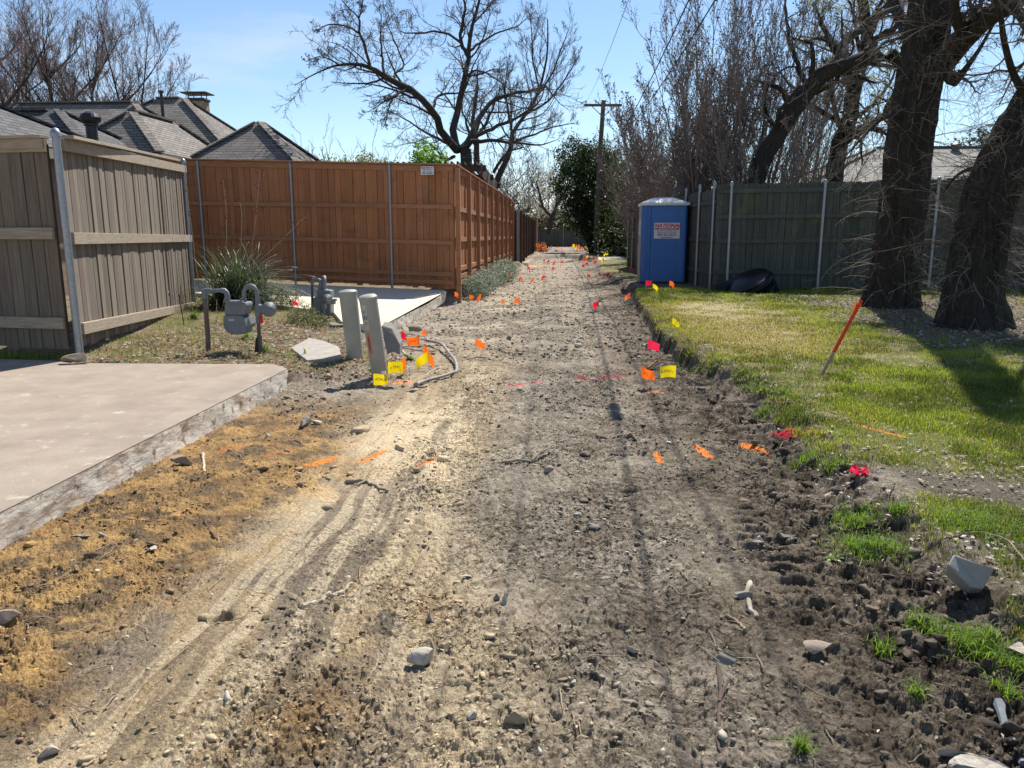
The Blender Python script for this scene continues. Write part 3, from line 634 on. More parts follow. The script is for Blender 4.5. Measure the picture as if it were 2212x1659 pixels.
p = D(700, 343, 42); hip(h6, p.x-6, p.x+1.8, 39, 47, 3.6, .33, SH2)
# slatted pergola behind the brown fence
pg = thing('pergola', (-4, 28, 0), 'dark red brown slatted pergola roof rising behind the brown fence corner', 'pergola')
m = MB()
for i in range(16): m.box((-5.9+i*.2, 26.0, 3.66), (.06, 0, 0), (0, 6.5, -.25), (0, 0, .1), (1, .9, .8))
m.build('slats', DARKWOOD, pg); m = MB()
for y in (26.2, 29, 32): m.box((-5.9, y, 3.46-(y-26)*.04), (3.35, 0, 0), (0, .1, 0), (0, 0, .2))
m.box((-2.72, 26, 3.26), (.06, 0, 0), (0, 6.4, -.25), (0, 0, .44)); m.build('beam', DARKWOOD, pg)
for x in (-5.7, -2.85):
    for y in (26.3, 31.9): m = MB(); m.box((x, y, 0), (.12, 0, 0), (0, .12, 0), (0, 0, 3.3)); m.build('post', DARKWOOD, pg)
# ------------------------------------------------------------ utility pole and its wires
POLEW = M('creosoted_pole', (.13, .105, .085), (.07, .055, .045), scale=4, stretch=(8, 8, .6), rough=.9, bump=.004)
up_ = thing('utility_pole', (1.9, 45, 0), 'tall wooden utility pole with one crossarm at the right side of the alley', 'utility pole')
pt = D(1304, 217, 45); m = MB(); m.tube([(1.93, 45, -.8), (1.97, 45, 3), (2.05, 45, 6), (pt.x, 45, pt.z)], [.17, .155, .135, .115], 14); m.build('pole', POLEW, up_, smooth=True)
ca = D(1303, 227, 44.85); m = MB(); m.box((ca.x-1.05, 44.8, ca.z-.06), (2.08, 0, -.02), (0, .1, 0), (0, 0, .13)); xa = m.build('crossarm', POLEW, up_, bevel=.01)
m = MB()
for s in (-1, 1): m.tube([(ca.x+s*.62, 44.83, ca.z-.05), (ca.x+s*.02, 44.85, ca.z-.62)], .022, 6)
m.build('brace', POLEW, up_)
for s in (-.95, -.4, .9): m = MB(); m.lathe((ca.x+s, 44.85, ca.z+.06), [(.02, 0), (.02, .08), (.055, .10), (.04, .14), (.055, .17), (.03, .2)], 10); m.build('insulator', GALV, up_, smooth=True)
CABLE = M('black_cable', (.03, .03, .03), rough=.6); WIRE = M('dull_wire', (.35, .35, .36), rough=.5)
def wire(name, A, B, sag, r, label, mat=None):
    A, B = Vector(A), Vector(B); pts = []
    for i in range(41): t = i/40; p = A.lerp(B, t); p.z -= 4*sag*t*(1-t); pts.append(p)
    m = MB(); m.tube(pts, r, 6); o = m.build(name, mat or CABLE, None, smooth=True); return tag(o, label, 'cable', 'wires strung from the utility pole')
q = D(1333, 2, 15.5); e = Vector((ca.x-.95, 44.8, ca.z+.2)); d = (q-e)
wire('overhead_wire', e, e+d*1.9, .55, .0055, 'thinnest pale wire running up from the left end of the crossarm', WIRE)
def sagging(name, e, p, label, case=False):
    """a cable hung from e, passing the sighted point p, climbing to the next pole behind the viewer"""
    e, p = Vector(e), Vector(p); sl = (p.x-e.x)/(p.y-e.y); E = Vector((p.x+sl*(-22-p.y), -22, 7.6)); pts = []
    for y in np.linspace(e.y, E.y, 60):
        z = e.z*(y-p.y)*(y-E.y)/((e.y-p.y)*(e.y-E.y))+p.z*(y-e.y)*(y-E.y)/((p.y-e.y)*(p.y-E.y))+E.z*(y-e.y)*(y-p.y)/((E.y-e.y)*(E.y-p.y)); pts.append((e.x+sl*(y-e.y), y, z))
    m = MB(); m.tube(pts, .0105, 6)
    if case:  # unseen splice case, added where its shadow falls on the lane
        L_ = SDIR; best = min(pts, key=lambda q: abs(q[1]-L_.y*q[2]/L_.z-5.9)); q = Vector(best); d = Vector((sl, 1, .04)).normalized()
        m.tube([q-d*.30, q-d*.26, q+d*.26, q+d*.30], [.02, .055, .055, .02], 12)
    return tag(m.build(name, CABLE, None, smooth=True), label, 'cable', 'wires strung from the utility pole')
sagging('overhead_cable', (2.1, 44.9, 6.5), D(1545, 0, 11.0), 'thick black cable rising to the right, the outermost of the pole wires')
sagging('overhead_cable', (2.05, 44.9, 6.2), D(1488, 0, 10.8), 'thick black cable between the pale wire and the outermost cable', True)
# ------------------------------------------------------------ trees: branching engine
def smooth_path(P, K, r):
    """catmull-rom resample of a polyline with radii"""
    P = np.asarray(P, float); n = len(P); Q = np.vstack([2*P[0]-P[1], P, 2*P[-1]-P[-2]]); out = []; rr = []
    r = np.interp(np.linspace(0, 1, n), np.linspace(0, 1, len(r)), r)
    seg = np.concatenate([[0], np.cumsum(np.linalg.norm(np.diff(P, axis=0), axis=1))]); seg /= seg[-1]
    for t in np.linspace(0, 1, K):
        i = min(np.searchsorted(seg, t, side='right')-1, n-2); i = max(i, 0); f = (t-seg[i])/(seg[i+1]-seg[i]); a, b, c, d = Q[i], Q[i+1], Q[i+2], Q[i+3]
        out.append(.5*(2*b+(c-a)*f+(2*a-5*b+4*c-d)*f*f+(3*b-a-3*c+d)*f**3)); rr.append(lerp(r[i], r[i+1], f))
    return np.array(out), np.array(rr)
def sprout(P, R, m, length, ang, rng, K=6, up=.1, wob=.22, t0=.15, t1=1., rf=.55, rmin=.003, tip=.3, shrink=.5, lref=None):
    """P (B,K,3), R (B,K): m children on each branch"""
    B, KK, _ = P.shape; idx = np.repeat(np.arange(B), m); n = len(idx)
    t = (t0+(t1-t0)*((np.tile(np.arange(m), B)+rng.rand(n))/m))*(KK-1); i = np.clip(t.astype(int), 0, KK-2); f = (t-i)[:, None]
    p = P[idx, i]*(1-f)+P[idx, i+1]*f; T = P[idx, i+1]-P[idx, i]; T /= np.linalg.norm(T, axis=1)[:, None]+1e-9
    r0 = R[idx, i]*(1-f[:, 0])+R[idx, i+1]*f[:, 0]
    rv = rng.randn(n, 3); pe = rv-T*(rv*T).sum(1)[:, None]; pe /= np.linalg.norm(pe, axis=1)[:, None]+1e-9
    a = np.radians(rng.uniform(ang[0], ang[1], n))[:, None]; d = T*np.cos(a)+pe*np.sin(a)
    tt = t/(KK-1)
    Lp = np.linalg.norm(np.diff(P, axis=1), axis=2).sum(1)[idx] if lref is None else lref
    L_ = length*Lp*(1-shrink*tt)*rng.uniform(.6, 1.25, n)
    r = np.maximum(np.minimum(r0*rf, r0*.9), rmin)
    out = np.zeros((n, K, 3)); out[:, 0] = p; q = p.copy()
    for k in range(1, K):
        d = d+wob*rng.randn(n, 3)*.6; d[:, 2] += up; d /= np.linalg.norm(d, axis=1)[:, None]
        q = q+d*(L_/(K-1))[:, None]; out[:, k] = q
    RR = r[:, None]*np.linspace(1, tip, K)[None, :]; RR = np.maximum(RR, rmin*.55)
    return out, RR
def tube_arrays(P, R, n):
    B, K, _ = P.shape; T = np.gradient(P, axis=1); T /= np.linalg.norm(T, axis=2)[..., None]+1e-9
    ref = np.where(np.abs(T[:, :1, 2:3]) < .85, np.array([0, 0, 1.])[None, None], np.array([1., 0, 0])[None, None])
    N = np.cross(T, np.broadcast_to(ref, T.shape)); N /= np.linalg.norm(N, axis=2)[..., None]+1e-9; Bn = np.cross(T, N)
    a = np.arange(n)*2*np.pi/n
    V = P[:, :, None]+(N[:, :, None]*np.cos(a)[None, None, :, None]+Bn[:, :, None]*np.sin(a)[None, None, :, None])*R[:, :, None, None]
    b = (np.arange(B)*K*n)[:, None, None]; k = (np.arange(K-1)*n)[None, :, None]; j = np.arange(n)[None, None, :]; j2 = (j+1) % n
    F = np.stack([b+k+j, b+k+j2, b+k+n+j2, b+k+n+j], -1).reshape(-1, 4)
    return V.reshape(-1, 3), F
def tubes_obj(name, batches, mat, parent):
    Vs, Fs, o = [], [], 0
    for P, R, n in batches:
        if len(P) == 0: continue
        V, F = tube_arrays(P, R, n); Vs.append(V); Fs.append(F+o); o += len(V)
    return link_mesh(name, npmesh(name, np.concatenate(Vs), np.concatenate(Fs)), mat, parent, smooth=True)
def bark_trunk(name, path, rad, mat, parent, K=60, n=40, ridge=.035, flare=.35, seed=0):
    P, R = smooth_path(path, K, rad); T = np.gradient(P, axis=0); T /= np.linalg.norm(T, axis=1)[:, None]
    a = np.arange(n)*2*np.pi/n; N = np.cross(T, np.array([0, 1., 0])); N /= np.linalg.norm(N, axis=1)[:, None]; Bn = np.cross(T, N)
    L_ = np.concatenate([[0], np.cumsum(np.linalg.norm(np.diff(P, axis=0), axis=1))])
    A, LL = np.meshgrid(a, L_); cx, sx = np.cos(A)*3+seed, np.sin(A)*3
    g = fbm(cx*2+sx*1.3, LL*1.1+sx*2+cx, 1.6, 4, 3)-.5; g2 = -np.abs(fbm(cx*3+sx*1.1, sx*3+LL*.35-cx, 2.2, 4, 5, .6)-.5)*2+.2
    fl = flare*np.exp(-LL/.35)*(1+.9*np.cos(A*5+seed)*.5)
    RR = R[:, None]*(1+fl+.25*g)+ridge*g2*2.2
    V = P[:, None]+(N[:, None]*np.cos(a)[None, :, None]+Bn[:, None]*np.sin(a)[None, :, None])*RR[..., None]
    i = np.arange(K*n).reshape(K, n); F = np.stack([i[:-1], np.roll(i, -1, 1)[:-1], np.roll(i, -1, 1)[1:], i[1:]], -1).reshape(-1, 4)
    return link_mesh(name, npmesh(name, V.reshape(-1, 3), F), mat, parent, smooth=True)
def leaves(name, P, size, mat, parent, rng, cols, asp=.5, up=None):
    """loose leaf quads (folded along the midrib) at points P"""
    n = len(P); a = rng.randn(n, 3); a /= np.linalg.norm(a, axis=1)[:, None]; b = rng.randn(n, 3)
    if up is not None: b = np.array([[0, 0, 1.]])+b*up; a[:, 2] *= .3; a /= np.linalg.norm(a, axis=1)[:, None]
    c = np.cross(a, b); c /= np.linalg.norm(c, axis=1)[:, None]+1e-9; nn = np.cross(a, c)
    s = (size*rng.uniform(.6, 1.35, n))[:, None]; w_ = s*asp
    V = np.stack([P-a*s*.5, P+c*w_*.5+nn*s*.12, P+a*s*.5, P-c*w_*.5+nn*s*.12], 1).reshape(-1, 3)
    i = np.arange(n)*4; F = np.concatenate([np.stack([i, i+1, i+2], 1), np.stack([i, i+2, i+3], 1)])
    cc = np.asarray(cols)[rng.randint(0, len(cols), n)]*rng.uniform(.75, 1.25, (n, 1)); C4 = np.repeat(cc, 4, 0)
    return link_mesh(name, npmesh(name, V, F, {'Col': C4}), mat, parent)
BARK = M('dark_bark', (.085, .068, .055), (.04, .031, .025), scale=5, stretch=(5, 5, 1), rough=.95, bump=.02, bscale=9)
BARKB = M('shaggy_bark', (.055, .047, .039), (.015, .013, .011), scale=6, stretch=(5, 5, .8), rough=.97, bump=.03, bscale=8, spots=(3, (.045, .055, .03), .55, .7))
TWIG = M('twig_bark', (.13, .105, .085), (.09, .07, .058), scale=8, rough=.9)
TWIGR = M('reddish_twig', (.23, .17, .155), (.15, .11, .10), scale=1.5, rough=.9)
TWIGP = M('pale_twig', (.30, .25, .19), (.15, .115, .09), scale=2, rough=.8, contrast=(.4, .62))
TWIGT = M('brown_twig', (.27, .22, .19), (.17, .138, .12), scale=1.2, rough=.9)
TWIGG = M('hazy_twig', (.20, .17, .145), (.13, .11, .092), scale=1, rough=.9)
def grow(name, limbs, rng, label, cat='tree', group=None, mats=(BARK, TWIG), levels=((9, .42, (35, 75)), (7, .4, (30, 70)), (5, .45, (25, 60))), up=(.06, .08, .08), wob=.3, K0=16, rmin=.0035, trunk=None, base=None, sub_t0=.2, lrmin=0, rf1=.42):
    """limbs: list of (points, radii); further levels sprout from them"""
    root = thing(name, base or tuple(limbs[0][0][0]), label, cat, group)
    if trunk: bark_trunk('trunk', trunk[0], trunk[1], mats[0], root, K=40, n=24, ridge=.02, seed=3)
    PR = [smooth_path(p, K0, r) for p, r in limbs]
    P = np.array([a for a, b in PR]); R = np.array([b for a, b in PR])
    P[:, 1:-1] += rng.randn(*P[:, 1:-1].shape)*np.minimum(R[:, 1:-1, None]*.3, .03)
    Ls = np.linalg.norm(np.diff(P, axis=1), axis=2).sum(1); Lm = Ls.mean()
    lev = [(P, R)]
    cur = (P, R)
    for i, (m, ln, ang) in enumerate(levels):
        c = sprout(cur[0], cur[1], m, ln, ang, rng, K=7 if i == 0 else (5 if i == 1 else 4), up=up[min(i, len(up)-1)], wob=wob, t0=sub_t0, rf=rf1 if i == 0 else .55, rmin=rmin*(1.6 if i == 0 else 1))
        lev.append(c); cur = c
    b = [(lev[0][0], lev[0][1], 9)]
    if len(lev) > 2: b.append((lev[1][0], lev[1][1], 5))
    tubes_obj('branches', b, mats[0], root)
    tw = [(p, r, 3) for p, r in lev[2 if len(lev) > 2 else 1:]]
    tubes_obj('twigs', tw, mats[1], root)
    return root, lev
def PX(pts, Y, sc=None):
    """points read off the photograph at distance Y; each may carry its own shift in distance"""
    o = []
    for p in pts:
        dy = p[2] if len(p) > 2 else 0
        o.append(tuple(D(p[0], p[1], Y+dy)))
    return o
c2 = lambda L_: [(619.5+p[0]*.3414, p[1]*.3414)+tuple(p[2:]) for p in L_]
c3 = lambda L_: [(1283.3+p[0]*.4214, p[1]*.4214)+tuple(p[2:]) for p in L_]
rng = np.random.RandomState(11)
# the big bare tree over the brown fence
BT = [([(1075, 950), (1010, 880, -.3), (960, 760, -.8), (900, 670, -1.2), (800, 580, -1.6), (690, 530, -2), (600, 480, -2.4), (520, 420, -2.6), (440, 405, -2.8), (330, 410, -3), (230, 440, -3.2), (130, 490, -3.4), (50, 540, -3.5)], (.26, .22, .2, .17, .12, .07, .04, .015)),
      ([(525, 415, -2.6), (500, 310, -2.6), (460, 200, -2.8), (460, 120, -3), (400, 60, -3.2), (330, -20, -3.3)], (.09, .07, .04, .02)),
      ([(460, 210, -2.8), (370, 165, -2.4), (250, 160, -2.2), (190, 210, -2)], (.06, .04, .015)),
      ([(455, 130, -3), (470, 60, -3), (490, -20, -3)], (.04, .03, .015)),
      ([(330, 410, -3), (270, 375, -3.4), (200, 360, -3.8), (130, 390, -4)], (.05, .03, .012)),
      ([(470, 430, -2.7), (440, 380, -2), (400, 330, -1.6), (320, 280, -1.2), (250, 260, -1)], (.05, .035, .012)),
      ([(615, 470, -2.4), (600, 330, -1.8), (595, 200, -1.5), (600, 80, -1)], (.08, .05, .015)),
      ([(690, 530, -2), (680, 470, -1.4), (740, 420, -.8), (700, 300, -.4), (640, 160, 0), (620, 50, .2)], (.08, .06, .04, .015)),
      ([(920, 700, -1.1), (960, 610, 0), (1060, 590, .8), (1150, 580, 1.4), (1250, 560, 2)], (.09, .07, .04, .015)),
      ([(760, 560, -1.8), (660, 620, -2.6), (590, 660, -3), (530, 700, -3.4)], (.08, .06, .03, .015)),
      ([(680, 600, -2.4), (640, 700, -3), (620, 800, -3.4)], (.05, .03, .012)),
      ([(1085, 960), (1055, 850, .2), (1070, 740, .5), (1100, 620, .7), (1130, 480, .8), (1150, 360, 1), (1160, 200, 1), (1200, 80, 1), (1230, -60, 1)], (.25, .22, .2, .17, .13, .1, .07)),
      ([(1150, 360, 1), (1100, 260, .4), (1115, 130, 0), (1130, 30, -.3), (1090, -60, -.6)], (.13, .09, .05)),
      ([(1100, 270, .4), (1030, 220, -.4), (940, 200, -1), (830, 210, -1.6), (720, 200, -2), (680, 110, -2.2)], (.08, .06, .04, .015)),
      ([(1160, 320, 1), (1240, 260, 1.6), (1350, 200, 2), (1460, 165, 2.4), (1530, 100, 2.6)], (.09, .06, .04, .015)),
      ([(1140, 480, .8), (1200, 445, 0), (1330, 500, -.6), (1430, 590, -1.2), (1500, 640, -1.4)], (.07, .05, .03, .015)),
      ([(1190, 140, 1), (1300, 20, .4), (1380, -60, 0)], (.05, .03, .02)),
      ([(1100, 950), (1170, 870, .4), (1200, 790, .9), (1250, 700, 1.4), (1340, 620, 2), (1450, 590, 2.4), (1560, 570, 2.8), (1640, 545, 3), (1710, 640, 3), (1790, 700, 3)], (.24, .2, .17, .13, .1, .07, .03, .015)),
      ([(1110, 945), (1200, 890, -.6), (1330, 895, -1.2), (1480, 905, -1.8), (1600, 920, -2.2), (1720, 880, -2.4)], (.16, .12, .08, .05, .015)),
      ([(1200, 860, 0), (1320, 810, -.2), (1400, 770, -.4), (1500, 720, -.6), (1600, 640, -.6), (1640, 520, -.6)], (.12, .1, .06, .015)),
      ([(1060, 930), (990, 890, 1), (900, 850, 2), (760, 760, 3), (640, 700, 3.6)], (.13, .09, .06, .015)),
      ([(1060, 990), (1000, 1005, -.8), (930, 930, -1.4), (850, 880, -2)], (.1, .07, .03)),
      ([(1000, 1010, -.5), (950, 990, -.9)], (.09, .07))]
root, lev = grow('pecan_tree', [(PX(c2(p), 30), tuple(.62*q for q in r)) for p, r in BT], rng, 'largest bare tree, its dark limbs spreading wide above the brown fence corner', base=tuple(D(1011, 500, 30)[:2])+(.2,),
     levels=((11, .42, (30, 70)), (9, .5, (30, 70)), (7, .55, (25, 65))), up=(.04, .05, .05), wob=.34, rmin=.0065, lrmin=.25,
     trunk=([tuple(D(1012, 500, 30)[:2])+(0,)]+[tuple(D(*q, 30)) for q in ((1009, 420), (1008, 360), (1006, 322))], (.28, .25, .23, .2)))
# the second bare tree leaning right, behind it
ST = [([(1310, 1190), (1350, 1080), (1400, 1010, .4), (1420, 930, .6), (1430, 840, .8), (1500, 740, 1), (1580, 610, 1.2), (1620, 500, 1.3), (1650, 300, 1.4), (1650, 120, 1.4)], (.19, .17, .13, .1, .07, .03)),
      ([(1310, 1090), (1350, 1020, -.4), (1410, 960, -.8), (1500, 930, -1.4)], (.1, .08, .03)),
      ([(1430, 840, .8), (1400, 700, 0), (1380, 560, -.5), (1400, 400, -.8)], (.09, .06, .02)),
      ([(1520, 720, 1), (1650, 640, .4), (1760, 500, 0), (1850, 350, -.4)], (.08, .05, .02)),
      ([(1590, 600, 1.2), (1680, 460, 2), (1740, 300, 2.4), (1790, 170, 2.6)], (.07, .04, .02)),
      ([(1430, 900, .8), (1560, 850, 1.4), (1700, 800, 1.8), (1820, 780, 2)], (.08, .05, .02)),
      ([(1600, 580, 1.2), (1560, 400, .4), (1550, 220, 0), (1540, 100, 0)], (.06, .04, .02))]
grow('bare_tree', [(PX(c2(p), 35), tuple(.75*q for q in r)) for p, r in ST], rng, 'slimmer bare tree leaning right just behind the largest tree', base=(-2.7, 35, .2), levels=((12, .42, (20, 55)), (9, .52, (20, 50)), (7, .55, (20, 50))), up=(.16, .18, .14), wob=.3, rmin=.0055,
     trunk=([(-2.75, 35, 0), tuple(D(1066, 406, 35))], (.24, .19)))
grow('bare_tree', [(PX(c2(p), 38), r) for p, r in (([(1200, 1060), (1195, 900), (1180, 780, .5), (1200, 600, 1), (1210, 400, 1.4)], (.16, .12, .08, .02)), ([(1195, 930), (1140, 800, -1), (1100, 650, -1.5)], (.09, .06, .02)), ([(1195, 880), (1280, 740, 1), (1350, 560, 1.5)], (.09, .06, .02)))], rng,
     'upright bare tree with a straight pale trunk between the two spreading trees', base=(-4.4, 38, .2), levels=((10, .5, (25, 60)), (9, .5, (20, 55)), (6, .5, (20, 50))), up=(.14, .16, .14), rmin=.007)
def auto_tree(name, x, y, h, spread, rng, label, mats=(BARK, TWIGG), stems=7, lv=((7, .42, (25, 60)), (6, .45, (25, 55)), (5, .5, (20, 50))), up=(.16, .16, .12), r=.014, lowest=.25, group=None, wob=.28, rmin=.008, lean=0, z0=0, cat='tree'):
    limbs = []; tp = [(x, y, z0-.3)]; nseg = 5
    for i in range(1, nseg+1): t = i/nseg; tp.append((x+lean*t*h+rng.uniform(-.03, .03)*h*t, y+rng.uniform(-.03, .03)*h*t, z0+h*t*.95))
    R0 = h*r; limbs.append((tp, (R0, R0*.75, R0*.5, R0*.2, .01)))
    for s in range(stems):
        t = lowest+(.75-lowest)*(s+.5)/stems; a = s*2.4+rng.uniform(-.5, .5); f = t*nseg; i = int(f); b = np.array(tp[i])*(1-(f-i))+np.array(tp[i+1])*(f-i)
        L_ = spread*(1.15-.55*t)*rng.uniform(.8, 1.15); d = np.array([math.cos(a), math.sin(a), 0]); rise = L_*rng.uniform(.7, 1.25)
        rb = R0*(.75-.5*t)
        limbs.append(([tuple(b), tuple(b+d*L_*.35+np.array([0, 0, rise*.3])), tuple(b+d*L_*.72+np.array([0, 0, rise*.7])), tuple(b+d*L_+np.array([0, 0, rise*1.15]))], (rb, rb*.7, rb*.4, rb*.12)))
    return grow(name, limbs, rng, label, cat=cat, group=group, mats=mats, levels=lv, up=up, wob=wob, K0=9, rmin=rmin, base=(x, y, z0))
# reddish budding trees behind the left houses
BUD = leafmat('red_buds', (.27, .185, .165), .3, (1.2, 1, .9))
for i, (u, vt, Y, sp, lb, ln) in enumerate(((-25, -60, 38, 4.2, 'reddish budding tree cut by the left edge of the picture', .0), (92, -25, 40, 3.8, 'tallest reddish budding tree behind the dark roofs at the left', .05), (178, 12, 42, 3.4, 'reddish budding tree in the middle of the left tree group, above the grey roof', .03),
        (262, 66, 41, 4.4, 'rightmost and lowest reddish budding tree of the left group', .06), (32, 40, 47, 3.6, 'reddish budding tree set back between the two leftmost trees', 0))):
    q = D(u, vt, Y); rt, lev = auto_tree('budding_tree', q.x-ln*q.z*.8, Y, q.z, sp, rng, lb, mats=(BARK, TWIGR), stems=12, group='reddish budding trees behind the left houses', lowest=.16, up=(.16, .16, .1), rmin=.0075, lean=ln, r=.013, lv=((12, .5, (20, 50)), (9, .52, (20, 50)), (7, .5, (20, 50))))
    pp = lev[-1][0][:, 1:].reshape(-1, 3); pp = pp[rng.rand(len(pp)) < .22]; leaves('buds', pp+rng.randn(*pp.shape)*.03, .045, BUD, rt, rng, [(1, 1, 1), (1.3, 1, .8)], .7)
# pale small trees over the middle of the brown fence, and the wood beyond the alley
k = 0
for u, vt, Y, sp in ((652, 275, 70, 2.6), (703, 280, 74, 2.4), (752, 318, 60, 2.0), (800, 300, 66, 2.6), (845, 330, 62, 2.2)):
    q = D(u, vt, Y); auto_tree('small_tree', q.x, Y, q.z, sp, rng, 'small pale tree above the brown fence, '+('leftmost of its row', 'second from the left of its row', 'in the middle of its row', 'second from the right of its row', 'rightmost of its row')[k], mats=(TWIGG, TWIGG), group='small pale trees beyond the brown fence', rmin=.014, lowest=.35, lv=((6, .45, (20, 45)), (5, .45, (20, 45)))); k += 1
WL = M('far_foliage', (.22, .2, .11), (.12, .11, .06), scale=.6)
for j, (u, vt, Y, sp, lb) in enumerate(((1095, 345, 72, 3.6, 'bare grey tree far beyond the dark fence, left of the alley end'), (1140, 365, 80, 4, 'bare grey tree directly beyond the end of the alley, left of the white blossom'), (1165, 350, 92, 4.5, 'hazy bare tree farthest away over the end fence'), (1120, 395, 62, 2.6, 'low bare tree above the tan fence corner'),
        (1235, 372, 88, 4.5, 'hazy bare tree behind the white blossoming tree'), (1060, 385, 66, 3, 'small bare tree just right of the leaning trunk'), (1340, 330, 78, 4.5, 'bare brown tree right behind the top of the utility pole'), (1400, 300, 62, 4, 'bare brown tree above the evergreen, right of the pole'))):
    q = D(u, vt, Y); auto_tree('far_tree', q.x, Y, q.z, sp, rng, lb, mats=(BARK, TWIGG if j != 2 else TWIGR), group='bare trees beyond the end of the alley', rmin=.013, stems=9, lowest=.2, lv=((7, .45, (25, 55)), (6, .45, (25, 55)), (4, .5, (20, 50))))
# white blossoming tree
q = D(1192, 385, 62); rt, lev = auto_tree('blossoming_tree', q.x-.3, 62, q.z, 2.3, rng, 'white blossoming pear tree at the end of the alley beside the dark evergreen', rmin=.008, stems=9, lowest=.25)
BLOS = leafmat('blossom', (.8, .8, .76), .3, (1, 1, 1))
pp = lev[-1][0].reshape(-1, 3); pp = pp[rng.rand(len(pp)) < .55]; leaves('blossoms', pp+rng.randn(*pp.shape)*.06, .11, BLOS, rt, rng, [(1, 1, .95), (.8, .82, .7), (.9, .9, .85)], .8)
# fallen dark branches of trees at the lane end
grow('bare_tree', [(PX(p, 56), r) for p, r in (([(1185, 505), (1192, 470), (1205, 440, .5), (1225, 405, 1), (1238, 380, 1)], (.2, .15, .08, .03)), ([(1192, 470), (1172, 445, -.5), (1165, 415, -1), (1158, 390, -1)], (.12, .08, .03)), ([(1196, 475), (1215, 468, .6), (1235, 455, 1)], (.1, .06, .03)))], rng,
     'short forked bare tree in front of the far fence at the left', base=(-1.2, 56, .1), rmin=.008, levels=((8, .5, (25, 60)), (6, .5, (25, 55)), (4, .5, (20, 50))))
# leafy greens: bright sapling, dark evergreen, shrubs
def bush(name, blobs, n, size, mat, cols, rng, label, cat, stem=None, core=None, asp=.5, group=None, clump=.16, per=16):
    c = np.array([b[:3] for b in blobs]); r = np.array([b[3:6] if len(b) >= 6 else (b[3],)*3 for b in blobs]); vol = r.prod(1); pr = vol/vol.sum()
    root = thing(name, tuple(c.mean(0)[:2])+(0.,), label, cat, group)
    nc = max(8, n//per); i = rng.choice(len(blobs), nc, p=pr); d = rng.randn(nc, 3); d /= np.linalg.norm(d, axis=1)[:, None]; rad = rng.uniform(.35, 1.0, (nc, 1))**.5
    cc = c[i]+d*rad*r[i]*rng.uniform(.8, 1.12, (nc, 1)); j = rng.randint(0, nc, n)
    P = cc[j]+rng.randn(n, 3)*clump; P = P[P[:, 2] > .05]
    leaves('foliage', P, size, mat, root, rng, cols, asp)
    st = []
    b0 = np.array(stem if stem else (c.mean(0)[0], c.mean(0)[1], 0.))
    for q in cc[:max(14, nc//14)]: mid = (b0+q)/2+rng.randn(3)*.12; st.append(smooth_path([b0+rng.randn(3)*np.array([.08, .08, 0]), mid, q], 6, (.05 if c[:, 2].max() > 2 else .012, .02 if c[:, 2].max() > 2 else .006, .004)))
    tubes_obj('stems', [(np.array([a for a, b in st]), np.array([b for a, b in st]), 5)], BARK, root)
    return root
GREEN = leafmat('evergreen_leaf', (.048, .072, .028), .3); LIME = leafmat('fresh_leaf', (.22, .36, .06), .5)
def at(u, v, Y, dy=0): return tuple(D(u, v, Y))
bl = [(*at(1250, 400, 49), 1.6, 1.3, 1.9), (*at(1290, 430, 49), 1.5, 1.3, 2.2), (*at(1240, 340, 50), 1.2, 1.1, 1.3), (*at(1285, 350, 50), 1.5, 1.2, 1.4), (*at(1300, 490, 49), 1.4, 1.2, 1.5), (*at(1250, 460, 49), 1.2, 1, 1.2), (*at(1320, 390, 50), 1.3, 1.2, 2.0), (*at(1330, 480, 48), 1.0, 1.2, 1.8)]
bush('evergreen_tree', bl, 26000, .17, GREEN, [(.7, .8, .8), (1, 1, 1), (1.4, 1.3, 1), (.45, .5, .5)], rng, 'dense dark evergreen right of the white blossom, behind the utility pole', 'tree', stem=(1.9, 49, 0), clump=.22)
bl = [(*at(905, 322, 26), .35), (*at(925, 335, 26), .4), (*at(942, 345, 26), .35), (*at(900, 345, 26), .3), (*at(925, 365, 26), .5)]
bush('leafy_sapling', bl, 1500, .11, LIME, [(1, 1, 1), (.8, 1, .7), (1.2, 1.1, 1)], rng, 'small sapling in fresh light green leaf peeking over the brown fence', 'sapling', stem=(-4.6, 26, 1.2), clump=.09)
for i, (u, v, Y, s, lb) in enumerate(((780, 352, 55, 1.1, 'low yellowish green shrub tops just over the brown fence'), (700, 352, 60, 1.0, 'yellowish green treetop beside the distant dark roof'), (862, 362, 50, .9, 'dull green shrub top left of the fresh green sapling'))):
    p = at(u, v, Y); bush('far_shrub', [(p[0], p[1], p[2]-.4, s*1.5, s, s*.9), (p[0]+1, p[1], p[2]-1, s, s, s)], 1600, .2, leafmat('dull_leaf', (.17, .19, .07), .4), [(1, 1, 1), (.7, .8, .8), (1.2, 1.1, .9)], rng, lb, 'shrub', clump=.25)
for i, (u, v, Y, s, lb) in enumerate(((2125, 325, 38, 1.2, 'dark green treetop over the tan roof at the right'), (1345, 410, 44, 2.0, 'dark green ivy thicket between the evergreen and the fence posts'),)):
    p = at(u, v, Y); bush('evergreen_shrub', [(p[0], p[1], p[2], s, s, s*.7), (p[0]+.6, p[1], p[2]-s*.8, s, s, s), (p[0], p[1], p[2]-1.6*s, s*.9, s, s)], 3500, .17, GREEN, [(.8, .9, .9), (1.3, 1.2, 1), (.5, .5, .5)], rng, lb, 'shrub', clump=.2)
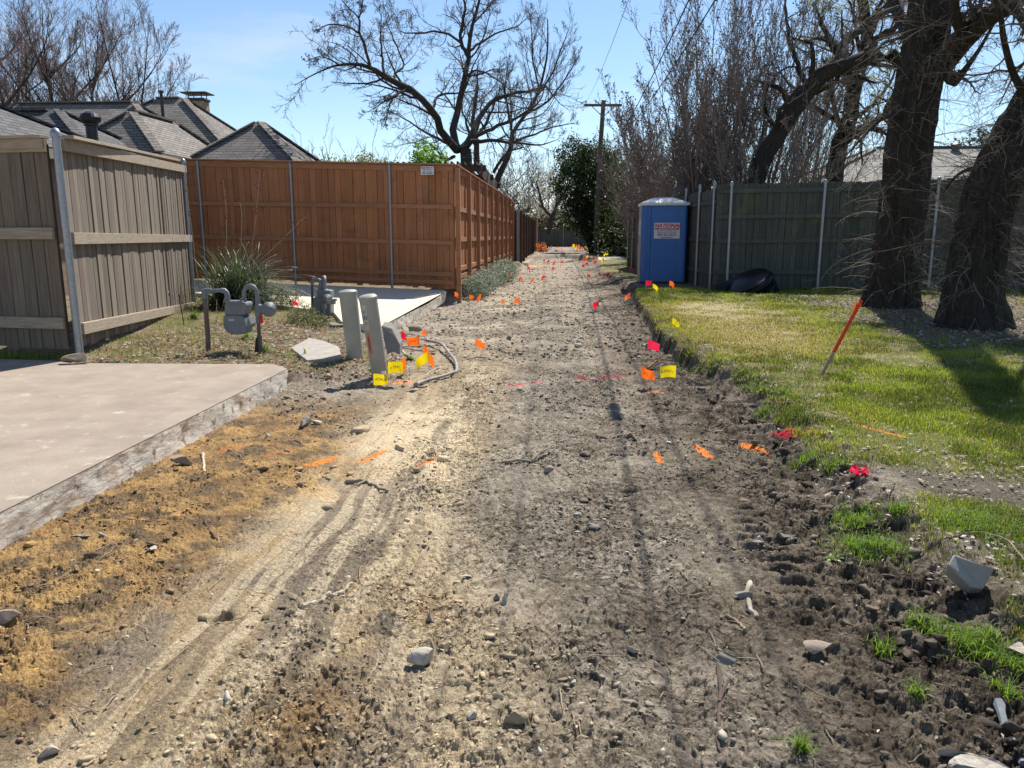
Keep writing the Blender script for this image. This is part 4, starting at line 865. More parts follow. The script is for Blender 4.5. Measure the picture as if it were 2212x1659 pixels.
for i, (x, y, s, h, lb) in enumerate(((3.9, 35, 1.6, 3.2, 'dark leafy shrub above the set back dark fence, nearest one'), (3.7, 40, 1.8, 3.6, 'dark leafy shrub above the set back dark fence, middle one'), (3.5, 46, 1.8, 3.8, 'dark leafy shrub above the set back dark fence, farthest one'))):
    bush('evergreen_shrub', [(x+.6, y, h*.35, s, s, h*.35), (x+.4, y+.8, h*.7, s*.8, s, h*.32), (x+1.2, y, h*.6, s, s, h*.4)], 6000, .15, GREEN, [(.8, .9, .9), (1.3, 1.2, 1), (.5, .5, .5)], rng, lb, 'shrub', group='dark shrubs right of the pole', clump=.2)
FW = leafmat('far_wood_foliage', (.13, .11, .075), .35)
for i, (x, y, s, h) in enumerate(((-9, 82, 4, 3.6), (-4.5, 84, 3.5, 4.4), (-1, 80, 3, 3.4), (2.5, 83, 3.5, 4.6), (6.5, 80, 4, 5))):
    bush('far_shrub', [(x, y, h*.4, s, 1.5, h*.5), (x+1.5, y+1, h*.7, s*.6, 1.5, h*.4), (x-1.6, y, h*.6, s*.5, 1.5, h*.4)], 4200, .26, FW, [(1, 1, 1), (.6, .6, .6), (1.3, 1.1, .9), (.7, .9, .6)], rng, 'brown green undergrowth beyond the far end fence, %s of its row' % ('leftmost', 'second from the left', 'middle one', 'second from the right', 'rightmost')[i], 'shrub', group='undergrowth beyond the end fence', clump=.35)
# crape myrtle thickets: upright stems fanning out
SEED = M('dry_seed_heads', (.12, .085, .06), (.07, .05, .035), scale=4)
def thicket(name, x, y, h, top, n, rng, label, mats=(TWIGT, TWIGT), z0=.1, dens=(6, 6, 4), leafy=0, group=None, up=.12, rmin=.006, wob=.2, ang=(12, 38)):
    limbs = []
    for i in range(n):
        a = rng.uniform(0, 2*math.pi); s = top*math.sqrt(rng.rand()); hh = h*rng.uniform(.72, 1.03)*(1-.18*(s/top)**2); dx, dy = math.cos(a)*s, math.sin(a)*s*.8; b = (x+dx*.1+rng.uniform(-.15, .15), y+dy*.1+rng.uniform(-.15, .15), z0)
        limbs.append(([b, (b[0]+dx*.28, b[1]+dy*.28, z0+hh*.33), (b[0]+dx*.62, b[1]+dy*.62, z0+hh*.68), (b[0]+dx, b[1]+dy, z0+hh)], (.028, .022, .013, .005)))
    rt, lev = grow(name, limbs, rng, label, cat='shrub', group=group, mats=mats, levels=((dens[0], .35, ang), (dens[1], .42, (15, 45)), (dens[2], .5, (20, 60))), up=(up, up, .05), wob=wob, K0=9, rmin=rmin, base=(x, y, z0), sub_t0=.22)
    if leafy:
        tips = np.concatenate([lev[-1][0][:, -1], lev[-2][0][:, -1]]); tips = tips[rng.rand(len(tips)) < leafy]; leaves('seed_heads', tips+rng.randn(*tips.shape)*.03, .055, SEED, rt, rng, [(1, 1, 1)], .8)
    return rt
GT = 'bare twiggy thickets behind the right fence'
def tk(u, vt, Y, top, n, lb, **k): q = D(u, vt, Y); thicket('bare_shrub', q.x, Y, q.z, top, n, rng, lb, group=GT, **k)
tk(1545, -40, 22.5, 2.3, 26, 'tallest fan of upright bare stems rising straight behind the blue toilet', leafy=.35, dens=(10, 8, 5))
tk(1650, -90, 22, 2.4, 24, 'upright bare stems just right of the tallest fan, reaching the top edge', leafy=.2, dens=(10, 8, 5))
tk(1480, 130, 25, 2.2, 20, 'bare stems with dry seed heads leaning left towards the cables', leafy=.6, dens=(10, 8, 5))
tk(1420, 240, 28, 2.0, 18, 'lower brown twiggy thicket left of the seed head stems', dens=(11, 8, 5), leafy=.3)
tk(1560, 220, 22.8, 1.9, 18, 'dense brown thicket low behind the corner where the mossy fences meet', dens=(11, 8, 5), wob=.35)
tk(1385, 300, 34, 1.8, 16, 'farthest brown thicket beside the dark evergreen', dens=(10, 8, 5), wob=.35)
tk(1680, 230, 21, 1.9, 16, 'brown thicket at the foot of the leaning limb', dens=(11, 8, 5), wob=.35)
tk(1490, 300, 23, 1.7, 14, 'tangled brown thicket just above the toilet roof', dens=(11, 8, 5), wob=.4)
tk(1760, 60, 27, 2.6, 16, 'sparse pale stems seen between the leaning limb and the near trunk', dens=(9, 7, 5))
# leaning limb tree and the one beside it, behind the fence
grow('leaning_tree', [(PX(c3(p), 21), r) for p, r in (
      ([(800, 1000), (870, 830), (930, 700), (1000, 600), (1080, 500), (1150, 410), (1250, 340), (1380, 300), (1500, 290), (1600, 320)], (.24, .23, .225, .215, .20, .18, .15)),
      ([(1250, 340), (1290, 230, 1), (1400, 120, 1.5), (1530, 30, 2), (1600, -60, 2)], (.14, .12, .08, .05)),
      ([(1380, 300), (1450, 200, -1), (1560, 130, -1.5), (1640, 60, -2)], (.1, .07, .04)),
      ([(1100, 470), (1050, 350, .8), (1000, 200, 1.4), (980, 60, 1.8), (990, -60, 2)], (.08, .06, .04, .02)))], rng,
     'thick leaning tree whose limb arches right behind the nearer trunk', base=(6.5, 21, .1), levels=((10, .4, (30, 75)), (7, .5, (30, 70)), (5, .5, (30, 70))), up=(.02, .0, -.02), wob=.45, rmin=.005, mats=(BARKB, TWIGT))
FT = grow('forked_tree', [(PX(c3(p), 24), r) for p, r in (
      ([(1210, 1000), (1240, 850), (1260, 740), (1310, 600), (1345, 420), (1385, 260), (1400, 120), (1350, -60)], (.26, .24, .22, .18, .13)),
      ([(1270, 720), (1350, 680, -.5), (1420, 650, -.8), (1490, 580, -1), (1540, 480, -1)], (.15, .13, .1, .06)),
      ([(1385, 260), (1440, 120, 1), (1500, 20, 1.4), (1530, -80, 1.5)], (.1, .07, .04)),
      ([(1340, 430), (1260, 300, -1), (1180, 160, -1.5), (1130, 20, -2)], (.08, .06, .03)),
      ([(1300, 620), (1400, 560, 1), (1520, 420, 2), (1560, 300, 2)], (.08, .05, .02)))], rng,
     'forked dark tree behind the fence between the leaning limb and the near trunk', base=(8.3, 24, .1), levels=((12, .5, (30, 75)), (9, .55, (30, 70)), (6, .5, (30, 70))), up=(.03, .0, -.03), wob=.35, rmin=.005, mats=(BARKB, TWIGT))
pp = FT[1][-1][0][:, 1:].reshape(-1, 3); pp = pp[(pp[:, 2] > 4.5)]; pp = pp[rng.rand(len(pp)) < .5]; leaves('young_leaves', pp+rng.randn(*pp.shape)*.04, .05, leafmat('young_leaf', (.36, .36, .17), .5), FT[0], rng, [(1, 1, 1), (.8, .9, .7)], .6)
# the two big near trunks at the right, with whippy twigs
def whips(P, R, n, L_, rng, up, mat, root, name='whips', r=.004, side=(45, 100), K=9, t1=1.):
    a = sprout(P, R, n, 1., side, rng, K=K, up=up, wob=.16, t0=.04, t1=t1, rf=.02, rmin=r, tip=.25, shrink=0, lref=L_)
    # start on the bark, not in the middle of the trunk
    b = sprout(a[0], a[1], 5, .34, (25, 60), rng, K=5, up=up*.5, wob=.2, t0=.3, rf=.6, rmin=r*.55)
    c = sprout(b[0], b[1], 2, .5, (25, 60), rng, K=3, up=0, wob=.2, t0=.3, rf=.6, rmin=r*.45)
    tubes_obj(name, [(a[0], a[1], 4), (b[0], b[1], 3), (c[0], c[1], 3)], mat, root)
t1 = thing('big_tree', (5.75, 13.8, .15), 'big near tree with a tall straight trunk, left of the two at the right edge', 'tree')
pa = PX(c3([(1510, 1640), (1530, 1480), (1565, 1200), (1598, 900), (1635, 600), (1690, 300), (1728, 0), (1790, -300), (1840, -700), (1900, -1300), (1950, -2000)]), 13.6)
bark_trunk('trunk', pa, (.46, .39, .365, .355, .345, .33, .31, .3, .28, .24, .2), BARKB, t1, K=150, n=84, ridge=.04, flare=.32, seed=1)
L1 = [(PX(c3(p), 13.6), r) for p, r in (
      ([(1740, 380), (1820, 280, -.3), (1900, 190, -.6), (2010, 90, -1), (2150, 10, -1.5), (2350, -120, -2)], (.2, .19, .17, .14, .1)),
      ([(1770, 370, 0), (1810, 385, -.3), (1845, 420, -.5), (1880, 385, -.6), (1970, 260, -.8), (2050, 120, -1)], (.09, .085, .07, .03, .02)),
      ([(1680, 250), (1600, 150, .6), (1540, 20, 1), (1500, -150, 1.2)], (.12, .1, .07)),
      ([(1720, 60), (1800, -60, 1), (1950, -200, 1.6)], (.13, .1, .06)),
      ([(1900, 190, -.6), (1850, 60, -1.2), (1860, -120, -1.6)], (.1, .07, .04)),
      ([(1620, 620), (1540, 600, -.3), (1470, 610, -.6), (1380, 700, -1.0), (1290, 800, -1.3)], (.05, .035, .01)))]
PR = [smooth_path(p, 14, r) for p, r in L1]; P = np.array([a for a, b in PR]); R = np.array([b for a, b in PR])
tubes_obj('limbs', [(P, R, 14)], BARKB, t1)
l1 = sprout(P, R, 9, .42, (35, 80), rng, K=8, up=-.06, wob=.4, rf=.3, rmin=.006); l2 = sprout(l1[0], l1[1], 8, .5, (30, 70), rng, K=6, up=-.08, wob=.3, rmin=.004); l3 = sprout(l2[0], l2[1], 4, .45, (30, 70), rng, K=4, up=-.06, wob=.3, rmin=.003)
tubes_obj('twigs', [(l1[0], l1[1], 5), (l2[0], l2[1], 3), (l3[0], l3[1], 3)], TWIG, t1)
Pt, Rt = smooth_path(pa, 14, (.44, .4, .38, .36, .3)); whips(Pt[None, :10], Rt[None, :10], 170, 1.25, rng, -.10, TWIGP, t1)
whips(P, R, 12, 1.3, rng, -.14, TWIGP, t1, 'hanging_twigs')
t2 = thing('big_tree', (5.6, 10.7, .15), 'nearest big tree, its shaggy trunk leaning out over the right edge', 'tree')
pb = PX(c3([(1930, 1680), (1940, 1500), (1965, 1300), (2035, 1000), (2125, 780), (2230, 600), (2320, 420), (2400, 200), (2480, -100)]), 10.6)
bark_trunk('trunk', pb, (.36, .32, .30, .295, .29, .27, .25, .22, .18), BARKB, t2, K=150, n=84, ridge=.045, flare=.3, seed=5)
L2 = [(PX(c3(p), 10.6), r) for p, r in (
      ([(2250, 560), (2150, 380, -.2), (2100, 200, -.6), (2080, 60, -.8), (2020, -80, -1)], (.05, .04, .03, .02)),
      ([(2300, 440), (2250, 200, .6), (2180, 60, 1), (2150, -150, 1.5)], (.08, .06, .04)),
      ([(2080, 880), (1960, 860, .3), (1860, 900, .7), (1780, 1000, 1)], (.035, .025, .01)),
      ([(2340, 380), (2380, 100, -1), (2300, -100, -1.6)], (.1, .07, .04)))]
PR = [smooth_path(p, 12, r) for p, r in L2]; P = np.array([a for a, b in PR]); R = np.array([b for a, b in PR]); tubes_obj('limbs', [(P, R, 10)], BARKB, t2)
l1 = sprout(P, R, 8, .5, (35, 80), rng, K=8, up=-.06, wob=.35, rf=.35, rmin=.005); l2 = sprout(l1[0], l1[1], 7, .5, (30, 70), rng, K=6, up=-.08, wob=.3, rmin=.0035); l3 = sprout(l2[0], l2[1], 4, .45, (30, 70), rng, K=4, up=-.06, wob=.3, rmin=.0025)
tubes_obj('twigs', [(l1[0], l1[1], 5), (l2[0], l2[1], 3), (l3[0], l3[1], 3)], TWIG, t2)
Pt, Rt = smooth_path(pb, 14, (.36, .34, .32, .3, .25)); whips(Pt[None, :11], Rt[None, :11], 190, 1.0, rng, -.10, TWIGP, t2)
# shaggy mass of fine shoots where the trunk bends
a = sprout(Pt[None, 3:8], Rt[None, 3:8], 420, 1., (50, 110), rng, K=6, up=-.10, wob=.35, t0=0, rf=.02, rmin=.0035, tip=.3, shrink=0, lref=.62); b = sprout(a[0], a[1], 5, .4, (30, 70), rng, K=4, up=-.05, wob=.4, t0=.2, rf=.6, rmin=.002)
tubes_obj('shaggy_shoots', [(a[0], a[1], 3), (b[0], b[1], 3)], TWIG, t2)
# ------------------------------------------------------------ lettering
def text(s, size, org, ex, ey, mat, parent, name='lettering', shear=0, bold=0, align='CENTER', depth=.0012):
    """flat raised letters: ex right, ey up, drawn about org"""
    cu = bpy.data.curves.new('t', 'FONT'); cu.body = s; cu.size = size; cu.align_x = align; cu.align_y = 'CENTER'; cu.shear = shear; cu.offset = bold; cu.extrude = depth; cu.resolution_u = 3
    o = bpy.data.objects.new('t', cu); COL.objects.link(o); bpy.context.view_layer.update()
    me = bpy.data.meshes.new_from_object(o.evaluated_get(bpy.context.evaluated_depsgraph_get())); bpy.data.objects.remove(o); bpy.data.curves.remove(cu)
    ex, ey = Vector(ex).normalized(), Vector(ey).normalized(); ez = ex.cross(ey); Mx = Matrix((ex, ey, ez)).transposed().to_4x4(); Mx.translation = Vector(org)
    me.transform(Mx); me.name = name
    return link_mesh(name, me, mat, parent)
PLW = M('white_plastic', (.75, .75, .74), (.68, .68, .67), rough=.45, spec=.5); SIGNW = M('sign_white', (.72, .70, .72), (.66, .64, .66), rough=.5)
RED = M('sign_red', (.55, .02, .03), (.5, .02, .03), rough=.5); NAVY = M('sign_navy', (.03, .04, .14), rough=.5); INK = M('ink', (.05, .05, .06), rough=.6)
BLUE = M('blue_plastic', (.045, .16, .44), (.038, .135, .38), scale=1.5, rough=.5, spec=.45, bump=.001, bscale=60)
GREYP = M('grey_plastic', (.33, .34, .35), rough=.6)
# ------------------------------------------------------------ portable toilet
X0, Y0, Z0 = 2.66, 21.1, .13
tl = thing('portable_toilet', (X0, Y0, Z0), 'blue portable toilet with a white domed roof and a printed rental sign', 'portable toilet', rz=math.radians(-2))
Rz = Matrix.Rotation(math.radians(-2), 3, 'Z'); T = lambda x, y, z: Vector((X0, Y0, Z0))+Rz@Vector((x, y, z))
b = MB(); W_, H_ = .585, 2.05
out2 = [(-W_, -.50), (-W_+.07, -.58), (-.36, -.58), (-.345, -.565), (.40, -.565), (.415, -.58), (W_-.07, -.58), (W_, -.50), (W_, .55), (-W_, .55)]
b.prism([T(x, y, .08) for x, y in out2], Rz@Vector((0, 0, H_-.08)), (1, 1, 1)); b.build('cabin', BLUE, tl, bevel=.006)
b = MB(); b.cbox(T(0, 0, .04), (1.19, 1.19, .09), Rz, bev=.01); b.build('skid_base', BLACKM, tl)
b = MB()
for z in (.3, .62, .94): b.box(T(-.30, -.569, z), Rz@Vector((.66, 0, 0)), Rz@Vector((0, -.006, 0)), (0, 0, .008))
for x in (-.47, .52): b.box(T(x, -.586, .12), Rz@Vector((.012, 0, 0)), Rz@Vector((0, -.01, 0)), (0, 0, 1.9))
b.build('panel_ribs', BLUE, tl)
b = MB(); b.box(T(-W_-.018, -.50, .05), Rz@Vector((.016, 0, 0)), Rz@Vector((0, .98, 0)), (0, 0, 2.0)); b.build('side_frame', GREYP, tl, bevel=.004)
b = MB()
for k in range(9): b.box(T(-W_-.03, -.42, 1.28+k*.045), Rz@Vector((.012, 0, 0)), Rz@Vector((0, .55, 0)), (0, 0, .028))
b.build('vent_louvres', PLW, tl)
# dome
n = 15; vs = []; fs = []
for j in range(n):
    for i in range(n):
        x, y = -1+2*i/(n-1), -1+2*j/(n-1); r = max(abs(x), abs(y)); h = .05+.15*(1-abs(x)**2.4)*(1-abs(y)**2.4)+(.012 if (abs(abs(x)-.45) < .09 and abs(y) < .8) else 0); vs.append(tuple(T(x*.625, y*.64, H_+h)))
for j in range(n-1):
    for i in range(n-1): fs.append((j*n+i, j*n+i+1, (j+1)*n+i+1, (j+1)*n+i))
b = MB(); b.add(vs, fs); b.cbox(T(0, 0, H_+.015), (1.25, 1.28, .075), Rz, bev=.02); b.build('roof', PLW, tl, smooth=True)
b = MB(); b.cbox(T(.06, -.572, 1.39), (.66, .012, .40), Rz); sg = b.build('sign', SIGNW, tl)
ex, ey = Rz@Vector((1, 0, 0)), Vector((0, 0, 1)); zz = -.5795
text('NATIONAL', .135, T(.07, zz, 1.515), ex, ey, RED, sg, shear=.35, bold=.004)
b = MB(); b.box(T(-.25, -.5785, 1.418), Rz@Vector((.62, 0, 0)), Rz@Vector((0, -.002, 0)), (0, 0, .036)); b.build('red_band', RED, sg)
text('CONSTRUCTION RENTALS', .036, T(.06, -.582, 1.436), ex, ey, SIGNW, sg, shear=.3)
text('Rent-A-Fence • Barricades • Toilets', .034, T(.06, zz, 1.388), ex, ey, NAVY, sg, bold=.0006)
text('Mobile Storage • Temporary Power', .034, T(.06, zz, 1.35), ex, ey, NAVY, sg, bold=.0006)
text('800-352-5675', .085, T(.06, zz, 1.285), ex, ey, RED, sg, bold=.002)
text('rentnational.com', .046, T(.06, zz, 1.222), ex, ey, NAVY, sg, bold=.001)
# ------------------------------------------------------------ fence maker's plate
p = D(923, 368.5, 16.38)
pl = thing('fence_sign', (p.x, p.y, p.z), 'small white fence company plate screwed near the top of the brown fence', 'sign')
dx = Vector((-11.5+2.28, 18.3-16.4, 0)).normalized()*-1; dn = Vector((dx.y, -dx.x, 0)); c = Vector((p.x, p.y, p.z)); rt = Matrix((dx, -dn, Vector((0, 0, 1)))).transposed()
b = MB(); b.cbox(c, (.29, .006, .17), rt); b.build('plate', SIGNW, pl)
f = c+dn*.005
text('Royal Fence Co', .040, f+Vector((0, 0, .056)), dx, (0, 0, 1), INK, pl, bold=.001); text('15333 Gatling Drive', .024, f+Vector((0, 0, .018)), dx, (0, 0, 1), INK, pl)
text('Addison, Tex. 75001', .024, f+Vector((0, 0, -.012)), dx, (0, 0, 1), INK, pl); text('(972) 475-0079', .038, f+Vector((0, 0, -.054)), dx, (0, 0, 1), INK, pl, bold=.001)
# ------------------------------------------------------------ gas meters
MG = M('meter_grey_paint', (.185, .20, .22), (.13, .145, .16), scale=8, rough=.55, spec=.4, bump=.001, bscale=50, spots=(14, (.12, .10, .09), .66, .75)); RUST = M('rusty_riser', (.16, .13, .11), (.10, .07, .055), scale=9, rough=.8, bump=.001)
REDP = leafmat('red_plastic', (.75, .03, .03), .4, (1.2, .9, .9))
def gas_meter1():
    Y = 8.5; m = lambda x, y, dy=0: D((480+x/8.295)*.885, (680+y/8.295)*.885, Y+dy)
    b0 = m(245, 1540); r = thing('gas_meter', (b0.x, b0.y, b0.z), 'nearer grey gas meter hanging between two pipes beside the grey fence panel', 'gas meter', 'gas meters')
    pr = .026
    b = MB(); b.tube([m(248, 1700), m(225, 1100), m(165, 330)], [pr*1.08, pr*1.08, pr], 14); b.build('riser_pipe', RUST, r, smooth=True)
    b = MB(); b.tube([m(162, 400), m(160, 300), m(162, 262), m(200, 250), m(300, 247)], [.034, .034, .036, .034, .034], 14); b.tube([m(290, 248), m(520, 240)], .022, 14); b.tube([m(500, 240), m(560, 246), m(605, 290), m(622, 350), m(622, 440)], [.03, .031, .031, .031, .032], 14); b.build('outlet_pipe', MG, r, smooth=True)
    # body: lower rounded case, upper index box
    P = [m(x, y) for x, y in ((528, 800), (560, 745), (900, 745), (955, 800), (1010, 1000), (1005, 1090), (960, 1130), (800, 1142), (680, 1125), (590, 1075), (535, 960))]
    b = MB(); b.prism(P[::-1], (.0, .20, 0)); b.build('meter_case', MG, r, bevel=.014)
    b = MB(); b.prism([m(1035, 770), m(1100, 930), m(1060, 1000), m(1000, 1010)], (0, .17, 0)); b.build('side_bulge', MG, r, bevel=.01)
    b = MB(); b.prism([m(x, y) for x, y in ((565, 735), (555, 520), (600, 485), (985, 485), (1010, 540), (965, 735))], (0, .20, 0)); b.build('upper_case', MG, r, bevel=.012)
    b = MB(); b.box(m(556, 742, -.004), m(968, 742, -.004)-m(556, 742, -.004), (0, .21, 0), (0, 0, .006))
    for x in (590, 690, 790, 890, 950):
        for y in (505, 722): b.tube([m(x, y, -.006), m(x, y, .01)], .005, 6)
    b.build('flange_bolts', MG, r)
    b = MB(); b.box(m(640, 860, -.003), m(760, 860)-m(640, 860), (0, .004, 0), (0, 0, .022)); b.build('serial_plate', GALV, r)
    b = MB(); q = m(790, 470, .03); b.cbox(q, (.20, .13, .03), bev=.006); b.tube([m(680, 480, .0), m(840, 480, .0)], .012, 8); b.build('index_cover', MG, r)
    b = MB()
    for x in (622, 955): q = m(x, 480, .09); b.tube([q-Vector((0, 0, .0)), q+Vector((0, 0, .045))], .035, 8)
    b.build('union_nut', MG, r)
    b = MB(); pts = [m(955, 500, .06), m(955, 300, .06)]+[m(1085-130*math.cos(a), 295-150*math.sin(a), .06) for a in np.linspace(.2, math.pi-.2, 9)]+[m(1222, 330, .06), m(1228, 570, .06)]
    b.tube(pts, .0235, 14); b.build('inlet_bend', MG, r, smooth=True)
    q = m(1255, 650, .05); b = MB(); b.cbox(q, (.07, .07, .15), bev=.012); b.tube([m(1240, 760, .05), m(1245, 900, .05)], .026, 12); b.build('regulator_body', MG, r)
    q = m(1465, 622, .05); ax = Vector((.45, -.87, .12)).to_track_quat('Z', 'Y').to_matrix()
    b = MB(); b.lathe(q-ax@Vector((0, 0, .05)), [(.03, -.05), (.035, -.01), (.082, 0), (.086, .02), (.086, .03), (.062, .06), (.03, .085), (.03, .10), (.01, .105)], 22, ax); b.tube([m(1310, 640, .05), q], .03, 12); b.build('regulator_dome', MG, r, smooth=True)
    b = MB(); b.tube([m(1295, 1700, .05), m(1270, 1150, .05)], .030, 12); b.tube([m(1270, 1180, .05), m(1248, 800, .05)], .021, 12); b.build('inlet_riser', RUST, r, smooth=True)
    b = MB(); b.box(m(1290, 905, .0), (.03, .004, 0), (0, .006, 0), (-.006, 0, .095)); b.build('red_tag', REDP, r)
    b = MB(); b.prism([m(1165, 1490, .0), m(1215, 1490, .0), m(1212, 1200, .0), m(1198, 1200, .0)], (0, .03, 0)); b.build('wedge', BLACKM, r)
gas_meter1()
def gas_meter2():
    Y = 12.0; m = lambda x, y, dy=0: D((740+x/11.85)*.885, (660+y/11.85)*.885, Y+dy)
    b0 = m(600, 1480); r = thing('gas_meter', (b0.x, b0.y, b0.z), 'farther grey gas meter seen edge on against the pale slab', 'gas meter', 'gas meters')
    b = MB(); b.tube([m(262, 1500), m(262, 400)], .020, 12); b.build('riser_pipe', RUST, r, smooth=True)
    b = MB(); b.tube([m(262, 420), m(258, 320), m(285, 262), m(330, 255)], [.027, .028, .028, .026], 12); b.tube([m(320, 262), m(450, 262)], .024, 6); b.tube([m(430, 270), m(500, 285), m(500, 420), m(490, 560)], [.028, .03, .03, .028], 12); b.build('outlet_pipe', MG, r, smooth=True)
    b = MB(); b.tube([m(590, 700)]+[m(610, 230+50*(1-math.sin(a))-30, .12-.12*math.cos(a)) for a in np.linspace(0, math.pi, 7)]+[m(610, 900, .22)], .034, 14); b.build('inlet_bend', MG, r, smooth=True)
    P = [m(x, y, -.05) for x, y in ((285, 800), (330, 765), (560, 765), (700, 800), (790, 900), (795, 1200), (770, 1330), (560, 1330), (380, 1310), (300, 1230), (265, 1100))]
    b = MB(); b.prism(P[::-1], (.0, .20, 0)); b.build('meter_case', MG, r, bevel=.03)
    b = MB(); b.prism([m(x, y, -.06) for x, y in ((390, 790), (390, 560), (500, 545), (790, 590), (800, 780))], (0, .2, 0)); b.build('upper_case', MG, r, bevel=.012)
    q = m(700, 830, -.14); ax = Matrix.Rotation(math.radians(80), 3, 'X')
    b = MB(); b.lathe(q, [(.05, -.06), (.078, -.03), (.082, 0), (.06, .03), (.03, .06), (.03, .09)], 20, ax); b.build('regulator_dome', MG, r, smooth=True)
    b = MB(); b.tube([m(790, 900, -.12), m(930, 905, -.12)], [.045, .04], 8); b.cbox(m(925, 850, -.12), (.05, .07, .035), bev=.006); b.build('regulator_vent', MG, r)
    b = MB(); b.cbox(m(600, 1030, -.16), (.07, .07, .10), bev=.015); b.tube([m(600, 1100, -.16), m(620, 1560, -.16)], .021, 12); b.build('inlet_riser', MG, r)
gas_meter2()
# ------------------------------------------------------------ cable pedestals
PED = M('pedestal_plastic', (.36, .355, .30), (.29, .285, .24), scale=5, rough=.55, spec=.35, bump=.0006, bscale=40, spots=(7, (.17, .16, .12), .68, .8))
def pedestal(Y, pt, pb, rad, label, cap_tilt):
    m = lambda x, y, dy=0: D((820+x/6.381)*.885, (700+y/6.381)*.885, Y+dy)
    A, B = m(*pb), m(*pt); ax = (B-A).normalized(); B = B-ax*.0; A2 = A-ax*.12; R = ax.to_track_quat('Z', 'Y').to_matrix(); L_ = (B-A2).length
    r = thing('cable_pedestal', (A.x, A.y, A.z), label, 'cable pedestal', 'cable pedestals')
    b = MB(); b.lathe(A2, [(rad*1.0, 0), (rad*1.0, L_*.17), (rad*.985, L_*.172), (rad*1.02, L_*.6), (rad*1.05, L_-.012)], 32, R); b.build('housing', PED, r, smooth=True)
    C_ = R@Matrix.Rotation(cap_tilt, 3, 'Y'); b = MB(); b.lathe(B-ax*.022, [(rad*1.09, 0), (rad*1.11, .012), (rad*1.10, .028), (rad*.9, .045), (rad*.4, .052), (.005, .053)], 32, C_); b.build('cap', PED, r, smooth=True)
    return r, A, B, ax, R
pedestal(8.45, (185, 85), (300, 1085), .094, 'taller sage green cable pedestal, left of the pair by the hole', 0)
r, A, B, ax, R = pedestal(7.85, (497, 165), (660, 1190), .088, 'leaning sage green cable pedestal with a warning label and red strip', .12)
# labels wrapped on the left front of the leaning pedestal
def wrap(a0, a1, h0, h1, rad, mat, name, parent, n=6):
    b = MB(); vs = []; fs = []; Ax = R@Vector((0, 0, 1))
    for i in range(n+1):
        a = math.radians(a0+(a1-a0)*i/n)
        for h in (h0, h1): vs.append(A+Ax*h+R@Vector((math.cos(a), math.sin(a), 0))*rad)
    for i in range(n): fs.append((2*i, 2*i+2, 2*i+3, 2*i+1))
    b.add(vs, fs+[f[::-1] for f in []]); return b.build(name, mat, parent, smooth=True)
camdir = Vector((0, 0, CAM_H))-A; la = R.inverted()@camdir; a_c = math.degrees(math.atan2(la.y, la.x)); Lh = (B-A).length
LAB = M('label_grey', (.50, .51, .47), rough=.5); ORR = M('faded_red_tape', (.75, .16, .08), (.6, .12, .07), scale=20, rough=.6)
s_ = -1
wrap(a_c+s_*22, a_c+s_*58, Lh-.33, Lh-.07, .0925, LAB, 'warning_label', r)
wrap(a_c+s_*30, a_c+s_*50, Lh-.58, Lh-.36, .0925, ORR, 'red_strip', r)
ang_ = math.radians(a_c+s_*40); rd = R@Vector((math.cos(ang_), math.sin(ang_), 0)); tx = ax.cross(rd); base_ = A+rd*.0935
for h, k in ((Lh-.20, 'ring'),):
    b = MB(); q = base_+ax*h
    b.tube([q+(tx*math.cos(t)+ax*math.sin(t))*.022 for t in np.linspace(0, 2*math.pi, 17)], .0028, 6, cap=False); b.tube([q-(tx-ax)*.015, q+(tx-ax)*.015], .0028, 6)
    for dz in (-.06, .06):
        for j in range(3): b.tube([q+ax*(dz+.012*(j-1))-tx*.02, q+ax*(dz+.012*(j-1))+tx*(.02 if j else .01)], .002, 5)
    b.build('label_print', INK, r)
text('WARNING', .03, A+rd*.0945+ax*(Lh-.47), ax, -tx, INK, r)
# taped conduit stub and the big loose conduit loop
m = lambda x, y, Y=7.7: D((820+x/6.381)*.885, (700+y/6.381)*.885, Y)
PVC = M('grey_conduit', (.33, .315, .285), (.25, .235, .21), scale=10, rough=.6)
q = m(765, 1500, 7.45); t = m(742, 1340, 7.5); st = thing('conduit_stub', tuple(q), 'short grey conduit stub wrapped in white tape at the edge of the hole', 'conduit')
b = MB(); b.tube([q-Vector((0, 0, .15)), q, t], .019, 12); b.build('pipe', PVC, st, smooth=True); b = MB(); b.tube([q.lerp(t, .45), q.lerp(t, .62)], .022, 12); b.tube([q.lerp(t, .8), t+Vector((0, 0, .015))], .024, 12); b.build('white_tape', PLW, st, smooth=True); b = MB(); b.tube([q.lerp(t, .63), q.lerp(t, .79)], .0225, 12); b.build('black_tape', BLACKM, st, smooth=True)
def gpts(pts, r, lift=0):
    o = []
    for p in pts:
        u, v = (820+p[0]/6.381)*.885, (700+p[1]/6.381)*.885; zz = 0
        for _ in range(3): gx, gy = G(u, v, zz); zz = Hs(gx, gy)
        o.append(Vector((gx, gy, zz+r+(p[2] if len(p) > 2 else 0)+lift)))
    return o
def tube_smooth(P, r, n=10, K=40):
    P2, _ = smooth_path([tuple(p) for p in P], K, [r, r]); m_ = MB(); m_.tube([Vector(p) for p in P2], r, n); return m_
o = tube_smooth(gpts([(1230, 1555), (1380, 1510, .01), (1640, 1450, .02), (1800, 1390, .02), (1880, 1330, .02), (1860, 1220, .03), (1780, 1130, .04), (1650, 1000, .05), (1500, 930, .05), (1380, 905, .05)], .017), .017, 12).build('conduit', PVC, None, smooth=True); tag(o, 'loose grey conduit curving in a hook over the dirt beside the flags', 'conduit')
CAB = M('dirty_cable', (.10, .085, .07), rough=.8)
